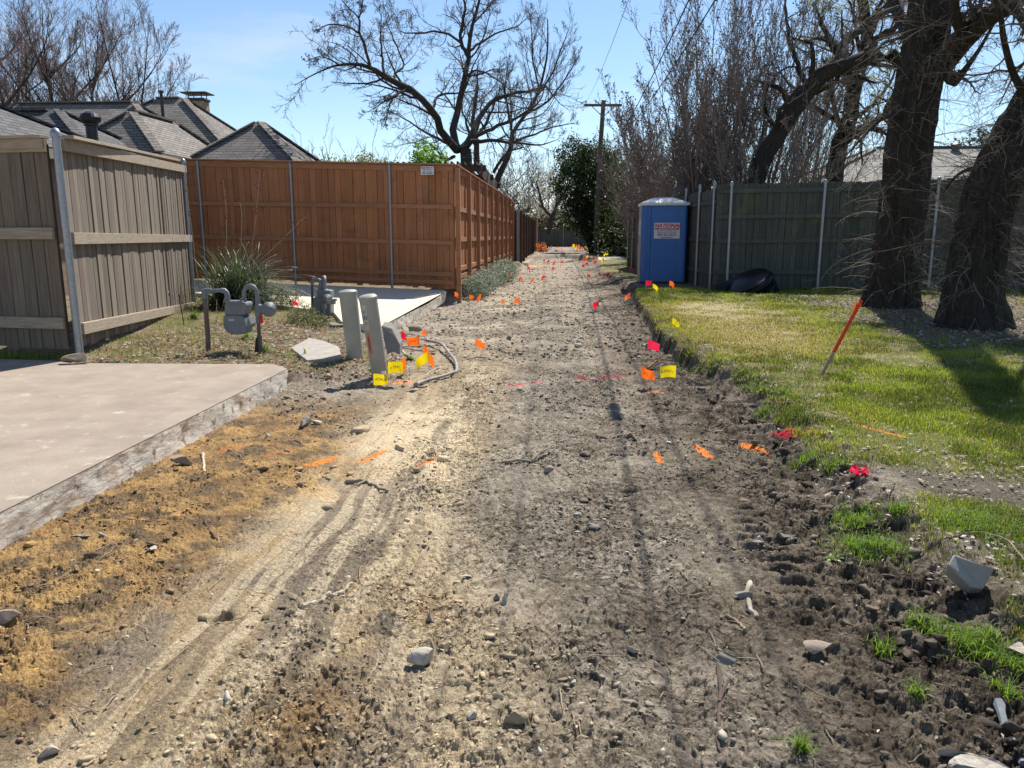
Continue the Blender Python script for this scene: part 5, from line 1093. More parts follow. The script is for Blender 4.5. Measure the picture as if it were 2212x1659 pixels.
for P, lb in (([(940, 830), (1040, 820, .03), (1120, 790, .05), (1240, 780, .02)], 'upper of the thin dark cables, arching near the red flag'), ([(980, 950), (1200, 945), (1480, 935), (1700, 940), (1850, 980), (1830, 1015), (1700, 1020)], 'long thin dark cable hooked back at its right end'), ([(980, 955, .01), (1150, 975), (1330, 1000), (1580, 1010)], 'lowest thin dark cable crossing under the conduit hook')):
    tag(tube_smooth(gpts(P, .006), .006, 6).build('buried_cable', CAB, None, smooth=True), lb, 'cable', 'thin cables by the conduit')
STICK = M('dry_stick', (.42, .34, .24), (.24, .18, .12), scale=14, stretch=(1, 1, 4), rough=.9, bump=.001, bscale=40); STICKW = M('bleached_stick', (.58, .50, .38), (.40, .33, .24), scale=14, rough=.9, bump=.001, bscale=40); STICKD = M('dark_stick', (.13, .095, .07), (.07, .05, .038), scale=14, rough=.9, bump=.001)
# ------------------------------------------------------------ marking flags
FLO = leafmat('orange_flag', (.95, .17, .015), .45, (1.15, 1.05, .9), .6); FLR = leafmat('red_flag', (.80, .015, .04), .4, (1.15, .9, .9), .6); FLY = leafmat('yellow_flag', (.90, .70, .01), .4, (1.1, 1.1, .9), .6); FLP = leafmat('pink_red_flag', (.85, .03, .10), .4, (1.1, .9, .9), .6)
WIREM = M('flag_wire', (.35, .30, .26), rough=.5, metal=.4); WIREW = M('white_flag_stick', (.7, .68, .64), rough=.6)
FM = {'o': FLO, 'r': FLR, 'y': FLY, 'p': FLP}; CN = {'o': 'orange', 'r': 'red', 'y': 'yellow', 'p': 'crimson'}
def flag(u, v, c, label, size=1., hgt=.3, z=None, seed=0, yaw=None, txt=None, droop=.0, group='marking flags', tilt=(0, 0), pole=None, Y=None):
    """u, v: middle of the flag in the photograph; its wire stands below it"""
    rnd = random.Random(seed*7+int(u)+int(v)*3)
    zz = .08
    # ground point under the flag: walk down until the wire foot fits
    for _ in range(8):
        r = ray(u, v); 
        t = (zz+hgt-CAM_H)/r[2] if r[2] < -.004 else 60/r[1]; gx, gy = r[0]*t, r[1]*t
        if Y: gx, gy = r[0]/r[1]*Y, Y
        zz = Hs(gx, gy)
    if gy > 14: size *= .68
    elif gy > 10: size *= .75
    elif gy > 8.2 and gx > 0: size *= .85
    hz = CAM_H+ray(u, v)[2]*(gy/ray(u, v)[1])-zz if Y else hgt
    root = thing('marking_flag', (gx, gy, zz), label, 'flag', group)
    lean = Vector((tilt[0], tilt[1], 0)); foot = Vector((gx, gy, zz-.05)); w, h = .125*size, .10*size; top = Vector((gx, gy, zz+hz+h*.5))
    foot = foot-lean; b = MB(); b.tube([foot, foot.lerp(top, .5), top], .0016 if gy < 12 else .004, 5); b.build('wire_stem', pole or WIREM, root)
    a = yaw if yaw is not None else rnd.uniform(-.9, .9); a = math.radians(a) if abs(a) > 3.2 else a
    d = Vector((math.cos(a), math.sin(a), 0)); nn = Vector((-d.y, d.x, 0)); sgn = rnd.choice((-1, 1)); A1 = rnd.uniform(.5, 1.1); ph = rnd.uniform(0, 6); vs = []; fs = []; nx, ny = 8, 5
    dr = droop if droop else rnd.uniform(.4, 1.2)
    for j in range(ny):
        for i in range(nx):
            s, q = i/(nx-1), j/(ny-1); fold = math.sin(s*3.4+ph+q)*A1*w*.35*s
            vs.append(top+d*sgn*(s*w*(1-.25*dr*q))+nn*fold+Vector((0, 0, -q*h*(1-.15*s)-s*s*w*dr*.9)))
    for j in range(ny-1):
        for i in range(nx-1): fs.append((j*nx+i, j*nx+i+1, (j+1)*nx+i+1, (j+1)*nx+i))
    b = MB(); b.add(vs, fs); fl = b.build('flag', FM[c], root, smooth=True)
    if txt:
        q = vs[2*nx+4]; e1 = (Vector(vs[2*nx+5])-Vector(vs[2*nx+3])).normalized(); e2 = (Vector(vs[nx+4])-Vector(vs[3*nx+4])).normalized(); cn_ = e1.cross(e2)
        toc = (Vector((0, 0, CAM_H))-Vector(q)).normalized()
        if cn_.dot(toc) < 0: e1 = -e1; cn_ = -cn_
        text(txt, .034*size, Vector(q)+cn_*.006, e1, e2, INK, fl, depth=.0004)
    return root
flag(632, 653, 'r', 'red flag on the pale slab beside the grass clump', hgt=.14, droop=.6)
flag(851, 722, 'o', 'orange flag touching a red one below the corner of the pale slab', hgt=.16)
flag(866, 722, 'r', 'red flag beside an orange one below the corner of the pale slab', hgt=.16, droop=.3)
flag(905, 735, 'o', 'orange flag with handwriting near the end of the conduit', hgt=.2, txt='5534', droop=.15, size=1.1)
flag(914, 760, 'o', 'large orange flag standing in front of a yellow one', size=1.35, hgt=.32, tilt=(.10, -.1))
flag(926, 769, 'y', 'yellow flag half hidden behind the large orange one', size=1.1, hgt=.3)
flag(877, 785, 'o', 'folded orange flag between the leaning pedestal and the conduit', size=1.2, hgt=.15, droop=.9)
flag(806, 807, 'y', 'yellow flag lying flat left of the taped conduit stub', size=1.15, hgt=.12, yaw=.1, txt='ATMOS', droop=.05)
flag(838, 801, 'y', 'yellow flag with black print right of the taped conduit stub', size=1.2, hgt=.16, yaw=.2, txt='ATMOS', droop=.1)
flag(921, 717, 'o', 'small folded orange flag just behind the handwritten one', size=.9, hgt=.18, droop=.8)
flag(982, 634, 'o', 'orange flag by the silvery ground cover, leftmost of three in a row', size=1.3, hgt=.3)
flag(1013, 642, 'o', 'orange flag by the silvery ground cover, middle of three in a row', size=1.3, hgt=.28)
flag(1039, 641, 'o', 'orange flag by the silvery ground cover, rightmost of three in a row', size=1.3, hgt=.28)
flag(1088, 651, 'o', 'orange flag on the dirt left of its taller twin', size=1.3, hgt=.18)
flag(1122, 648, 'o', 'bright orange flag alone on the dirt right of the silvery ground cover', size=1.3, hgt=.25)
flag(1027, 738, 'o', 'small orange flag alone in the dirt beyond the conduit', size=.95, hgt=.12, droop=.7)
flag(1399, 745, 'p', 'crimson flag at the foot of the cut turf edge', size=1.25, hgt=.25, droop=.35)
flag(1385, 803, 'o', 'orange flag standing behind the painted red line', size=1.1, hgt=.16, txt='FO', droop=.3)
flag(1460, 803, 'y', 'yellow flag on a white stick at the cut turf edge', size=1.1, hgt=.25, pole=WIREW, txt='ATMOS', droop=.15)
flag(1452, 694, 'y', 'yellow flag flat on the dry lawn behind the red painted line', size=1.1, hgt=.1, droop=.9)
flag(1395, 612, 'r', 'square red flag in front of the toilet at its left', size=1.5, hgt=.32, droop=.05, yaw=.1)
flag(1410, 617, 'y', 'limp yellow flag in front of the blue toilet', size=1.3, hgt=.22, droop=.9)
flag(1446, 612, 'o', 'orange flag in front of the right half of the blue toilet', size=1.4, hgt=.3, droop=.7)
flag(1362, 634, 'o', 'orange flag on the turf corner left of the toilet', size=1.4, hgt=.3, droop=.7)
flag(1293, 654, 'r', 'narrow red flag in the middle of the dug lane', size=1.3, hgt=.28, droop=.8)
far = [(1153, 603, 'o'), (1106, 591, 'o'), (1123, 598, 'o'), (1139, 578, 'r'), (1078, 572, 'r'), (1086, 558, 'o'), (1193, 579, 'r'), (1211, 565, 'r'), (1177, 562, 'r'), (1187, 563, 'r'), (1258, 561, 'r'), (1262, 573, 'r'), (1270, 569, 'r'), (1269, 547, 'y'), (1271, 554, 'y'),
       (1282, 556, 'r'), (1289, 563, 'r'), (1297, 570, 'y'), (1309, 548, 'y'), (1314, 548, 'y'), (1304, 560, 'r'), (1269, 595, 'r'), (1293, 592, 'o'), (1316, 591, 'r'), (1341, 581, 'r'), (1361, 580, 'r'), (1177, 600, 'r'), (1199, 566, 'r'), (1264, 559, 'r')]
lbs = {0: 'orange flag in the lane level with the end of the ground cover', 1: 'orange flag on the right edge of the silvery ground cover', 2: 'lower orange flag just right of the one on the ground cover edge', 21: 'red flag in the lane left of a bright orange one', 22: 'bright orange flag in the sun at the edge of the toilet shade', 23: 'red flag inside the shade left of the toilet', 24: 'red flag by the foot of the steel fence posts, left one', 25: 'red flag at the steel fence posts touching the toilet side',
       17: 'yellow flag on the far grass patch', 13: 'yellow flag highest of the far right cluster', 5: 'orange flag against the far end of the brown fence', 6: 'lone red flag in the middle of the far lane'}
for i, (u, v, c) in enumerate(far):
    near_ = i in lbs
    flag(u, v, c, lbs.get(i) or 'tiny %s flag far down the alley' % CN[c], size=1.15 if v > 570 else 1.35, hgt=.3, group=('marking flags' if near_ else 'tiny %s flags far down the alley' % CN[c]))
rn = random.Random(4)
for i in range(22): flag(rn.uniform(1236, 1268), rn.uniform(528, 540), rn.choice('oryor'), 'speck of a marking flag in the crowded cluster at the right of the far lane', size=1.5, hgt=.35, group='crowded flag cluster at the lane end', seed=i, Y=rn.uniform(50, 60))
for i in range(12): flag(rn.uniform(1176, 1240), rn.uniform(530, 545), rn.choice('orr'), 'speck of a flag standing on the far pale gravel', size=1.1, hgt=.3, group='flag specks on the far gravel', seed=i, Y=rn.uniform(50, 62))
# orange safety netting bundle far left
p = D(1174, 533, 52); nb = MB(); rr = random.Random(2)
for i in range(60): nb.tube([(p.x-.25+rr.uniform(-.45, .45), p.y+rr.uniform(-.4, .4), .12+rr.uniform(0, .55)), (p.x-.25+rr.uniform(-.45, .45), p.y+rr.uniform(-.4, .4), .1+rr.uniform(0, .8))], .02, 4)
tag(nb.build('safety_netting', M('orange_netting', (.85, .28, .05), rough=.7)), 'crumpled heap of orange safety netting at the far left of the lane', 'safety netting')
# fallen crimson flag
q = G(1857, 1033, .1); zz = Hs(*q); fr = thing('marking_flag', (q[0], q[1], zz), 'crumpled crimson flag fallen on the turf edge near the camera', 'flag', 'marking flags')
b = MB(); vs = []; rr = random.Random(3)
for j in range(6):
    for i in range(6): vs.append((q[0]-.05+i*.019, q[1]-.02+j*.013, zz+.025+.022*math.sin(i*1.9+j)+rr.uniform(-.008, .008)))
b.add(vs, [(j*6+i, j*6+i+1, (j+1)*6+i+1, (j+1)*6+i) for j in range(5) for i in range(5)]); b.build('flag', FLP, fr, smooth=True)
b = MB(); b.tube([(q[0]-.02, q[1], zz+.03), (q[0]+.14, q[1]-.03, zz+.025)], .002, 5); b.build('wire_stem', WIREW, fr)
# ------------------------------------------------------------ survey stake
q = G(1775, 822, .12); z0 = Hs(*q); A = Vector((q[0], q[1], z0)); B = D(1861, 648, q[1]+.12); ax = (B-A).normalized(); w_ = ax.cross(Vector((0, 1, 0))).normalized(); n_ = w_.cross(ax)
sk = thing('survey_stake', tuple(A), 'leaning wooden survey stake painted orange with a ribbon, standing in the lawn', 'survey stake'); L_ = (B-A).length
b = MB(); b.box(A-ax*.15-w_*.016, w_*.032, n_*.010, ax*(.15+L_*.30)); b.build('bare_wood', STICK, sk)
b = MB(); b.box(A+ax*L_*.30-w_*.0165-n_*.0005, w_*.033, n_*.011, ax*L_*.70); b.build('painted_wood', M('stake_paint', (.72, .075, .025), (.6, .06, .02), scale=14, rough=.7), sk)
b = MB()
for s in (0, 1): b.add([B-ax*.06+w_*.018, B-ax*.02+w_*.03, B-ax*(.10+.05*s)+w_*(.045-.02*s)-n_*.03, B-ax*(.17+.03*s)+w_*(.02+.012*s)-n_*.02], [(0, 1, 2, 3)])
b.tube([B-ax*.045-w_*.02, B-ax*.05+w_*.022], .014, 8); b.build('ribbon', FLO, sk)
# thin rusty rebar beside the fence panel
q = G(399, 708, .1); b = MB(); z0 = Hs(*q); tp = D(387, 640, q[1]); b.tube([(q[0], q[1], z0-.1), tuple(tp)], .008, 8); b.lathe((tp.x, tp.y, tp.z-.01), [(.014, 0), (.014, .03), (.01, .04)], 8); tag(b.build('rebar_stake', RUST), 'thin rusty rod standing in the grass by the tilted bottom rail', 'stake')
# ------------------------------------------------------------ black pile by the shaded fence
GLB = M('glossy_black_plastic', (.006, .006, .007), (.004, .004, .005), rough=.3, spec=.25); MTB = M('dull_black', (.014, .014, .017), rough=.5)
pA = D(1630, 622, 16.8); r = thing('black_tub', (pA.x, pA.y, .14), 'glossy ribbed black plastic tub tipped over by the shaded mossy fence', 'tub')
ax = Matrix.Rotation(math.radians(-28), 3, 'Y')@Matrix.Rotation(math.radians(14), 3, 'X')
b = MB(); b.lathe((pA.x-.02, pA.y+.1, .16), [(.56, -.1), (.55, .10), (.53, .12), (.535, .17), (.55, .2), (.56, .27), (.50, .31), (.49, .37), (.34, .42), (.1, .45)], 36, ax); b.build('shell', GLB, r, smooth=True)
pB = D(1583, 615, 17.1); b = MB(); b.cbox((pB.x, pB.y, .28), (.85, .5, .34), Matrix.Rotation(.1, 3, 'Z'), bev=.05); tag(b.build('black_crate', MTB, None, bevel=.02), 'low dull black box beside the tipped glossy tub', 'crate')
# ------------------------------------------------------------ rocks and sticks one can point at
ICO = {}
def ico(sub):
    if sub not in ICO:
        import bmesh
        bm = bmesh.new(); bmesh.ops.create_icosphere(bm, subdivisions=sub, radius=1); ICO[sub] = (np.array([v.co[:] for v in bm.verts]), np.array([[v.index for v in f.verts] for f in bm.faces])); bm.free()
    return ICO[sub]
ROCK = M('limestone', (.47, .43, .37), (.33, .285, .23), scale=16, rough=.95, bump=.012, bscale=26, spots=(10, (.20, .155, .11), .50, .66)); ROCKD = M('grey_concrete_chunk', (.27, .25, .225), (.17, .155, .135), scale=8, rough=.95, bump=.006, bscale=22); ROCKB = M('brown_concrete_chunk', (.33, .26, .20), (.22, .17, .13), scale=8, rough=.95, bump=.006, bscale=26)
def rock(u, v, size, label, mat=ROCK, cuts=9, seed=1, squash=(1, .8, .6), name='rock', lift=.35, yaw=0., zs=0., group=None):
    r = np.random.RandomState(seed); V, F = ico(4); V = V.copy()
    for _ in range(cuts):
        n = r.randn(3); n /= np.linalg.norm(n); d = r.uniform(.18, .48); s = V@n; V = V-np.outer(np.maximum(s-d, 0), n)
    V *= 1+.15*(fbm(V[:, 0]*2+V[:, 2], V[:, 1]*2-V[:, 2], 2.6, 5, 3, .6)-.5)[:, None]
    V = V*np.array(squash)*size*1.0; c, s = math.cos(yaw), math.sin(yaw); V = np.stack([V[:, 0]*c-V[:, 1]*s, V[:, 0]*s+V[:, 1]*c, V[:, 2]], 1)
    gx, gy = G(u, v, zs); z = Hs(gx, gy) if zs < .17 else zs
    V = V+np.array([gx, gy, z+size*squash[2]*lift]); me = npmesh(name, V, F); o = link_mesh(name, me, mat, smooth=True)
    try: me.set_sharp_from_angle(angle=math.radians(24))
    except Exception: pass
    return tag(o, label, 'rock', group)
rock(660, 918, .115, 'white angular rock beside the orange paint marks near the slab', seed=3, squash=(1, .8, .85), yaw=.5, cuts=7)
rock(920, 1430, .062, 'pale angular rock low in the middle of the dug lane', seed=8, squash=(1.1, .7, .75), cuts=7)
fp = [Vector((*G(u, v, z), z)) for u, v, z in ((2060, 1197, .21), (2048, 1221, .18), (2098, 1269, .10), (2124, 1272, .10), (2148, 1228, .19))]
b = MB(); b.prism(fp, (.03, .08, -.075)); o = b.build('rock', M('grey_block', (.36, .345, .32), (.26, .245, .225), scale=12, rough=.9, bump=.002, bscale=50), None, bevel=.006); tag(o, 'large flat faced grey block tilted on the dark soil near the grass tufts', 'rock')
rock(2120, 1652, .07, 'smooth cream rock cut by the bottom edge at the right', seed=5, squash=(1.2, .8, .6), cuts=5, zs=.02, lift=.6)
rock(2070, 1625, .05, 'cream rock leaning behind the smooth one at the bottom right', seed=15, squash=(1.4, .5, .6), cuts=7, zs=.02, lift=.5)
rock(2205, 1400, .06, 'pale rock cut by the right edge above the grass tufts', seed=6, squash=(.9, 1.3, .6), cuts=6, zs=.05, lift=.6)
STONE = M('flagstone', (.42, .39, .34), (.31, .28, .24), scale=7, rough=.95, bump=.004, bscale=40, spots=(12, (.2, .17, .14), .58, .7))
b = MB(); b.prism([Vector((*G(u, v, .15), .15+dz)) for u, v, dz in ((628, 749, -.01), (668, 731, .01), (700, 738, .012), (731, 750, .01), (738, 768, 0), (700, 774, 0), (663, 776, -.01))][::-1], (0, 0, -.055)); tag(b.build('rock', STONE, None, bevel=.006), 'flat grey flagstone lying left of the pedestals', 'rock')
b = MB(); b.prism([D(u, v, 8.55+dy) for u, v, dy in ((824, 703, .25), (847, 709, .2), (856, 728, .1), (864, 744, .0), (864, 768, -.05), (850, 760, 0), (836, 766, 0), (829, 735, .12))], (-.02, .24, .02)); tag(b.build('rock', ROCKD, None, bevel=.012), 'dark rough concrete chunk leaning behind the pedestals', 'rock')
rock(735, 713, .17, 'dark flat stone left of the taller pedestal at the slab corner', ROCKD, seed=13, squash=(1.3, .8, .5), cuts=8, zs=.1)
rock(176, 783, .15, 'brown concrete lump at the foot of the near fence post', ROCKB, seed=14, squash=(1.35, .8, .42), cuts=7, zs=.19, lift=.5)
rock(400, 1003, .075, 'brown broken block against the side of the near slab', ROCKB, seed=16, squash=(1.2, .7, .6), cuts=9)
rock(382, 992, .06, 'smaller brown block behind the broken one by the near slab', ROCKB, seed=17, squash=(1, .9, .6), cuts=9)
rock(330, 1192, .042, 'whitish rock on the ochre clay beside dark clods', seed=18, squash=(1.1, .8, .8), cuts=8)
rock(175, 1160, .033, 'flat whitish stone on the ochre clay near the slab, left of a pair', seed=19, squash=(1.5, .7, .5), cuts=8)
rock(222, 1157, .03, 'flat whitish stone on the ochre clay near the slab, right of a pair', seed=20, squash=(1.3, .7, .5), cuts=8)
rock(155, 1212, .028, 'small round whitish stone low on the ochre clay', seed=22, squash=(1.3, .8, .5), cuts=8)
rock(8, 1345, .07, 'rounded tan rock cut by the left edge', ROCKB, seed=23, squash=(1, .8, .6), cuts=7, zs=.01)
rock(115, 1630, .045, 'pinkish white rock near the bottom left corner', seed=24, squash=(1.2, .6, .55), cuts=8)
rock(1090, 1318, .034, 'small white jagged rock, right of its dark twin, in the lane', seed=25, squash=(.9, .7, 1), cuts=10)
rock(1072, 1306, .03, 'small grey rock touching the white jagged one in the lane', ROCKD, seed=26, squash=(1.1, .7, .8), cuts=10)
rock(928, 1335, .045, 'small dark brown block in the lane above the pale angular rock', ROCKB, seed=27, squash=(1.1, .6, .7), cuts=8)
rock(1275, 1147, .045, 'flat round grey stone on the right half of the lane', ROCKD, seed=28, squash=(1.1, .8, .4), cuts=6)
rock(1415, 1272, .05, 'flat tan stone beside the right wheel rut', ROCKB, seed=29, squash=(1.2, .7, .4), cuts=8)
rock(1555, 1435, .05, 'dark clod like stone low on the right side of the lane', ROCKD, seed=30, squash=(1.2, .8, .5), cuts=8)
rock(1358, 1412, .035, 'white stone half hidden under a brown leaf', seed=31, squash=(1, .8, .7), cuts=9)
rock(1012, 1245, .03, 'tiny pale flint in the middle of the cracked mud', seed=32, squash=(1.3, .7, .5), cuts=9)
rock(1795, 1052, .07, 'pale flat stone on the dark bank below the fallen crimson flag', seed=33, squash=(1.4, .6, .35), cuts=9, zs=.05)
rock(1700, 1160, .05, 'grey stone on the dark bank, lower', ROCKD, seed=34, squash=(1.2, .8, .5), cuts=9, zs=.02)
rock(1610, 1340-40, .05, 'greyish clod stone between the lug marks and the bank', ROCKD, seed=35, squash=(1.2, .8, .5), cuts=9)
rock(1765, 1560-150, .06, 'rough pale clay lump on the right bank near the tufts', ROCKB, seed=36, squash=(1.3, .8, .5), cuts=9)
def stick(pts, r, label, mat=STICK, taper=.6, seed=0, name='stick', branch=None, group='sticks lying on the dirt'):
    P = []
    for p in pts:
        zz = 0
        for _ in range(3): gx, gy = G(p[0], p[1], zz); zz = Hs(gx, gy)
        P.append((gx, gy, zz+r*.8+(p[2] if len(p) > 2 else 0)))
    P2, R2 = smooth_path(P, 14, [r, r*taper]); rr = np.random.RandomState(seed); P2 = P2+rr.randn(*P2.shape)*r*.25; b = MB(); b.tube([Vector(p) for p in P2], list(R2*(1+.15*rr.randn(14))), 8)
    if branch:
        Q = []
        for p in branch:
            zz = 0
            for _ in range(3): gx, gy = G(p[0], p[1], zz); zz = Hs(gx, gy)
            Q.append(Vector((gx, gy, zz+r+(p[2] if len(p) > 2 else 0))))
        b.tube(Q, [r*.7]+[r*.4]*(len(Q)-1), 7)
    return tag(b.build(name, mat, None, smooth=True), label, 'stick', group)
stick([(1083, 1001), (1120, 1000), (1150, 998), (1175, 983, .02), (1190, 976, .04)], .012, 'forked grey stick in the middle of the lane', branch=[(1150, 998), (1165, 992, .03), (1200, 974, .03)])
stick([(650, 1312), (690, 1300), (712, 1290, .01)], .013, 'thick bleached stick in the pale sand, lower piece', STICKW, taper=.9)
stick([(715, 1292), (740, 1280), (760, 1266, .01)], .010, 'bleached bark sliver above the thick stick in the sand', STICKW)
stick([(1618, 1262), (1612, 1290), (1622, 1320), (1635, 1335)], .011, 'rough whitish stick standing out of the dark soil right of the lane', STICKW, taper=1)
stick([(1565, 1332), (1590, 1345), (1608, 1360)], .007, 'thin tan stick just left below the whitish one', STICK)
stick([(1548, 1440), (1556, 1500), (1550, 1560), (1552, 1610), (1575, 1659)], .008, 'long root like stick running down to the bottom edge', STICKD, branch=[(1553, 1520), (1575, 1480, .02)])
stick([(2150, 1530), (2175, 1590), (2212, 1655)], .014, 'grey weathered lath at the bottom right corner', M('grey_lath', (.30, .32, .33), (.2, .21, .22), scale=10, stretch=(1, 1, 8), rough=.8), taper=1)
stick([(1030, 835), (1055, 820), (1085, 803)], .006, 'thin pale straight stick pointing away beyond the conduit', STICKW)
stick([(997, 778), (1030, 775), (1053, 774)], .009, 'short brown stick with an orange mark right of the conduit', STICK)
stick([(1395, 800), (1415, 790, .03), (1435, 788, .04)], .010, 'reddish broken root beside the orange flag at the turf edge', M('red_root', (.35, .14, .07), rough=.8))
stick([(437, 985), (440, 1005), (441, 1020)], .010, 'short pale stick standing in the ochre clay', STICKW, taper=.8)
stick([(440, 1128), (455, 1150), (470, 1168)], .007, 'dark twig lying across the ochre clay', STICKD)
stick([(745, 1043), (790, 1043), (820, 1055), (838, 1062)], .014, 'flat rotten bark strip left of the lane middle', STICK, branch=[(790, 1043), (770, 1052)])
stick([(2035, 1165), (2110, 1160, .02), (2170, 1180, .03), (2212, 1222, .02)], .005, 'long thin curved twig arching over the grass tufts at the right', STICK)
stick([(1000, 740-8), (1020, 745)], .006, 'tiny twig near the lone orange flag', STICKD)
stick([(920, 812), (935, 800), (950, 797), (962, 792)], .007, 'forked white rootlet lying inside the conduit hook', STICKW, branch=[(938, 800), (946, 810)])
stick([(1925, 1050), (1920, 1080, .02), (1925, 1120, .10)], .004, 'dark bare twig upright in the leafy patch at the right', STICKD)
stick([(840, 741), (862, 755), (885, 775)], .016, 'pale splintered board end leaning under the dark concrete chunk', STICKW, taper=1)
# ------------------------------------------------------------ loose stuff nobody could count
rng = np.random.RandomState(5)
def scatter_stones(name, n, ylo, yhi, size, where, sub, label, whites=.03, seed=1, dark=None, flat=(.5, .9)):
    r = np.random.RandomState(seed); V0, F0 = ico(sub); N = n*3
    y = np.exp(r.uniform(math.log(ylo), math.log(yhi), N)); x = r.uniform(-2.75, 2.1, N); s0 = -.80*y; x = np.where(r.rand(N) < 1, x, s0)
    k = (r.rand(N) < where(x, y)) & (x > -.82*y-.3) & (x < .95*y+.3); x, y = x[k][:n], y[k][:n]; n = len(x)
    s = size*np.exp(r.randn(n)*.45)*np.clip(y/3.5, .75, 1.7)**.5
    z = H(x, y); c = ground_color(x, y, z)*r.uniform(.75, 1.2, (n, 1)); wh = r.rand(n) < whites; c[wh] = np.array([.58, .54, .47])*r.uniform(.7, 1.1, (wh.sum(), 1))
    J = 1+.10*r.randn(n, len(V0), 1); P = V0[None]*np.clip(J, .6, 1.4)
    for _ in range(9 if sub > 1 else 4):
        nn = r.randn(n, 3); nn /= np.linalg.norm(nn, axis=1)[:, None]; sd2 = (P*nn[:, None]).sum(2); P = P-np.maximum(sd2-r.uniform(.25, .7, n)[:, None], 0)[..., None]*nn[:, None]
    P = P*np.stack([r.uniform(.8, 1.6, n), r.uniform(.6, 1.1, n), r.uniform(*flat, n)], 1)[:, None]*1.25
    a = r.uniform(0, 6.28, n); ca, sa = np.cos(a)[:, None], np.sin(a)[:, None]; P = np.stack([P[..., 0]*ca-P[..., 1]*sa, P[..., 0]*sa+P[..., 1]*ca, P[..., 2]], -1)
    P = P*s[:, None, None]+np.stack([x, y, z+s*.25], 1)[:, None]
    F = (F0[None]+(np.arange(n)*len(V0))[:, None, None]).reshape(-1, 3); C4 = np.repeat(c, len(V0), 0)
    mt = M(name+'_mat', (1, 1, 1), (.72, .70, .66), scale=60, rough=.95, vcol=True, bump=.003, bscale=90)
    return tag(link_mesh(name, npmesh(name, P.reshape(-1, 3), F, {'Col': C4}), mt), label, None, None, 'stuff')
def w_all(x, y):
    right, left, wob, sharp = zones(x, y); a = (1-right)*(1-left); tc_ = -1.36+.12*np.sin((y-2)*.35); sm = np.exp(-((x-tc_)/.3)**4)*(1-ss(6, 9, y))
    return np.clip(.18+.9*ss(.45, .62, fbm(x, y, 1.7, 3, 9)), 0, 1)*(1-.8*sm)*np.where(a > .4, 1, .15)*(x > xL(y)-.1)
def w_bank(x, y):
    d = x-xR(y); return np.exp(-((d+.06)/.22)**2)*.9*(1-.8*ss(6.5, 8.5, y))+.12*(x > xL(y)+.1)*(x < xR(y))*ss(.5, .62, fbm(x, y, 1.7, 3, 9))
scatter_stones('crumbled_soil', 13000, 1.85, 20, .0055, w_all, 1, 'crumbs of dry soil and grit over the dug lane', whites=.025, flat=(.3, .65))
scatter_stones('soil_clods', 1500, 1.85, 11, .015, w_bank, 2, 'loose clods of dark soil along the right bank', whites=.015, seed=2)
def w_far(x, y): return (x > xL(y)-.1)*(x < xR(y)+.1)*(.35+.65*ss(.4, .6, fbm(x, y, .9, 3, 4)))
scatter_stones('rubble', 4200, 9, 42, .0105, w_far, 1, 'broken clay and grit over the farther part of the lane', whites=.08, seed=7, flat=(.35, .8))
scatter_stones('gravel', 200, 1.9, 30, .010, w_all, 2, 'scattered pale pebbles in the dug lane', whites=.6, seed=3)
# blades of grass
def blades(name, x, y, h, w, cols, mat, label, seed=1, lean=.5):
    r = np.random.RandomState(seed); n = len(x); z = H(x, y)-.004; a = r.uniform(0, 6.28, n); d = np.stack([np.cos(a), np.sin(a), 0*a], 1); s = np.stack([-np.sin(a), np.cos(a), 0*a], 1)
    L_ = lean*r.uniform(.2, 1.6, n)[:, None]; b = np.stack([x, y, z], 1); hh = h[:, None]; ww = w[:, None]
    mid = b+np.array([0, 0, 1.])*hh*.6+d*hh*L_*.3; tip = b+np.array([0, 0, 1.])*hh*np.clip(1-.35*L_, .2, 1)+d*hh*L_
    V = np.stack([b-s*ww*.5, b+s*ww*.5, mid+s*ww*.42, mid-s*ww*.42, tip], 1).reshape(-1, 3); i = np.arange(n)*5
    C = np.repeat(cols, 5, 0)
    return tag(link_mesh(name, npmesh(name, V, [np.stack([i, i+1, i+2, i+3], 1), np.stack([i+3, i+2, i+4], 1)], {'Col': C}), mat), label, None, None, 'stuff')
GR = leafmat('grass_blade', (1, 1, 1), .5, (1.25, 1.25, .55))
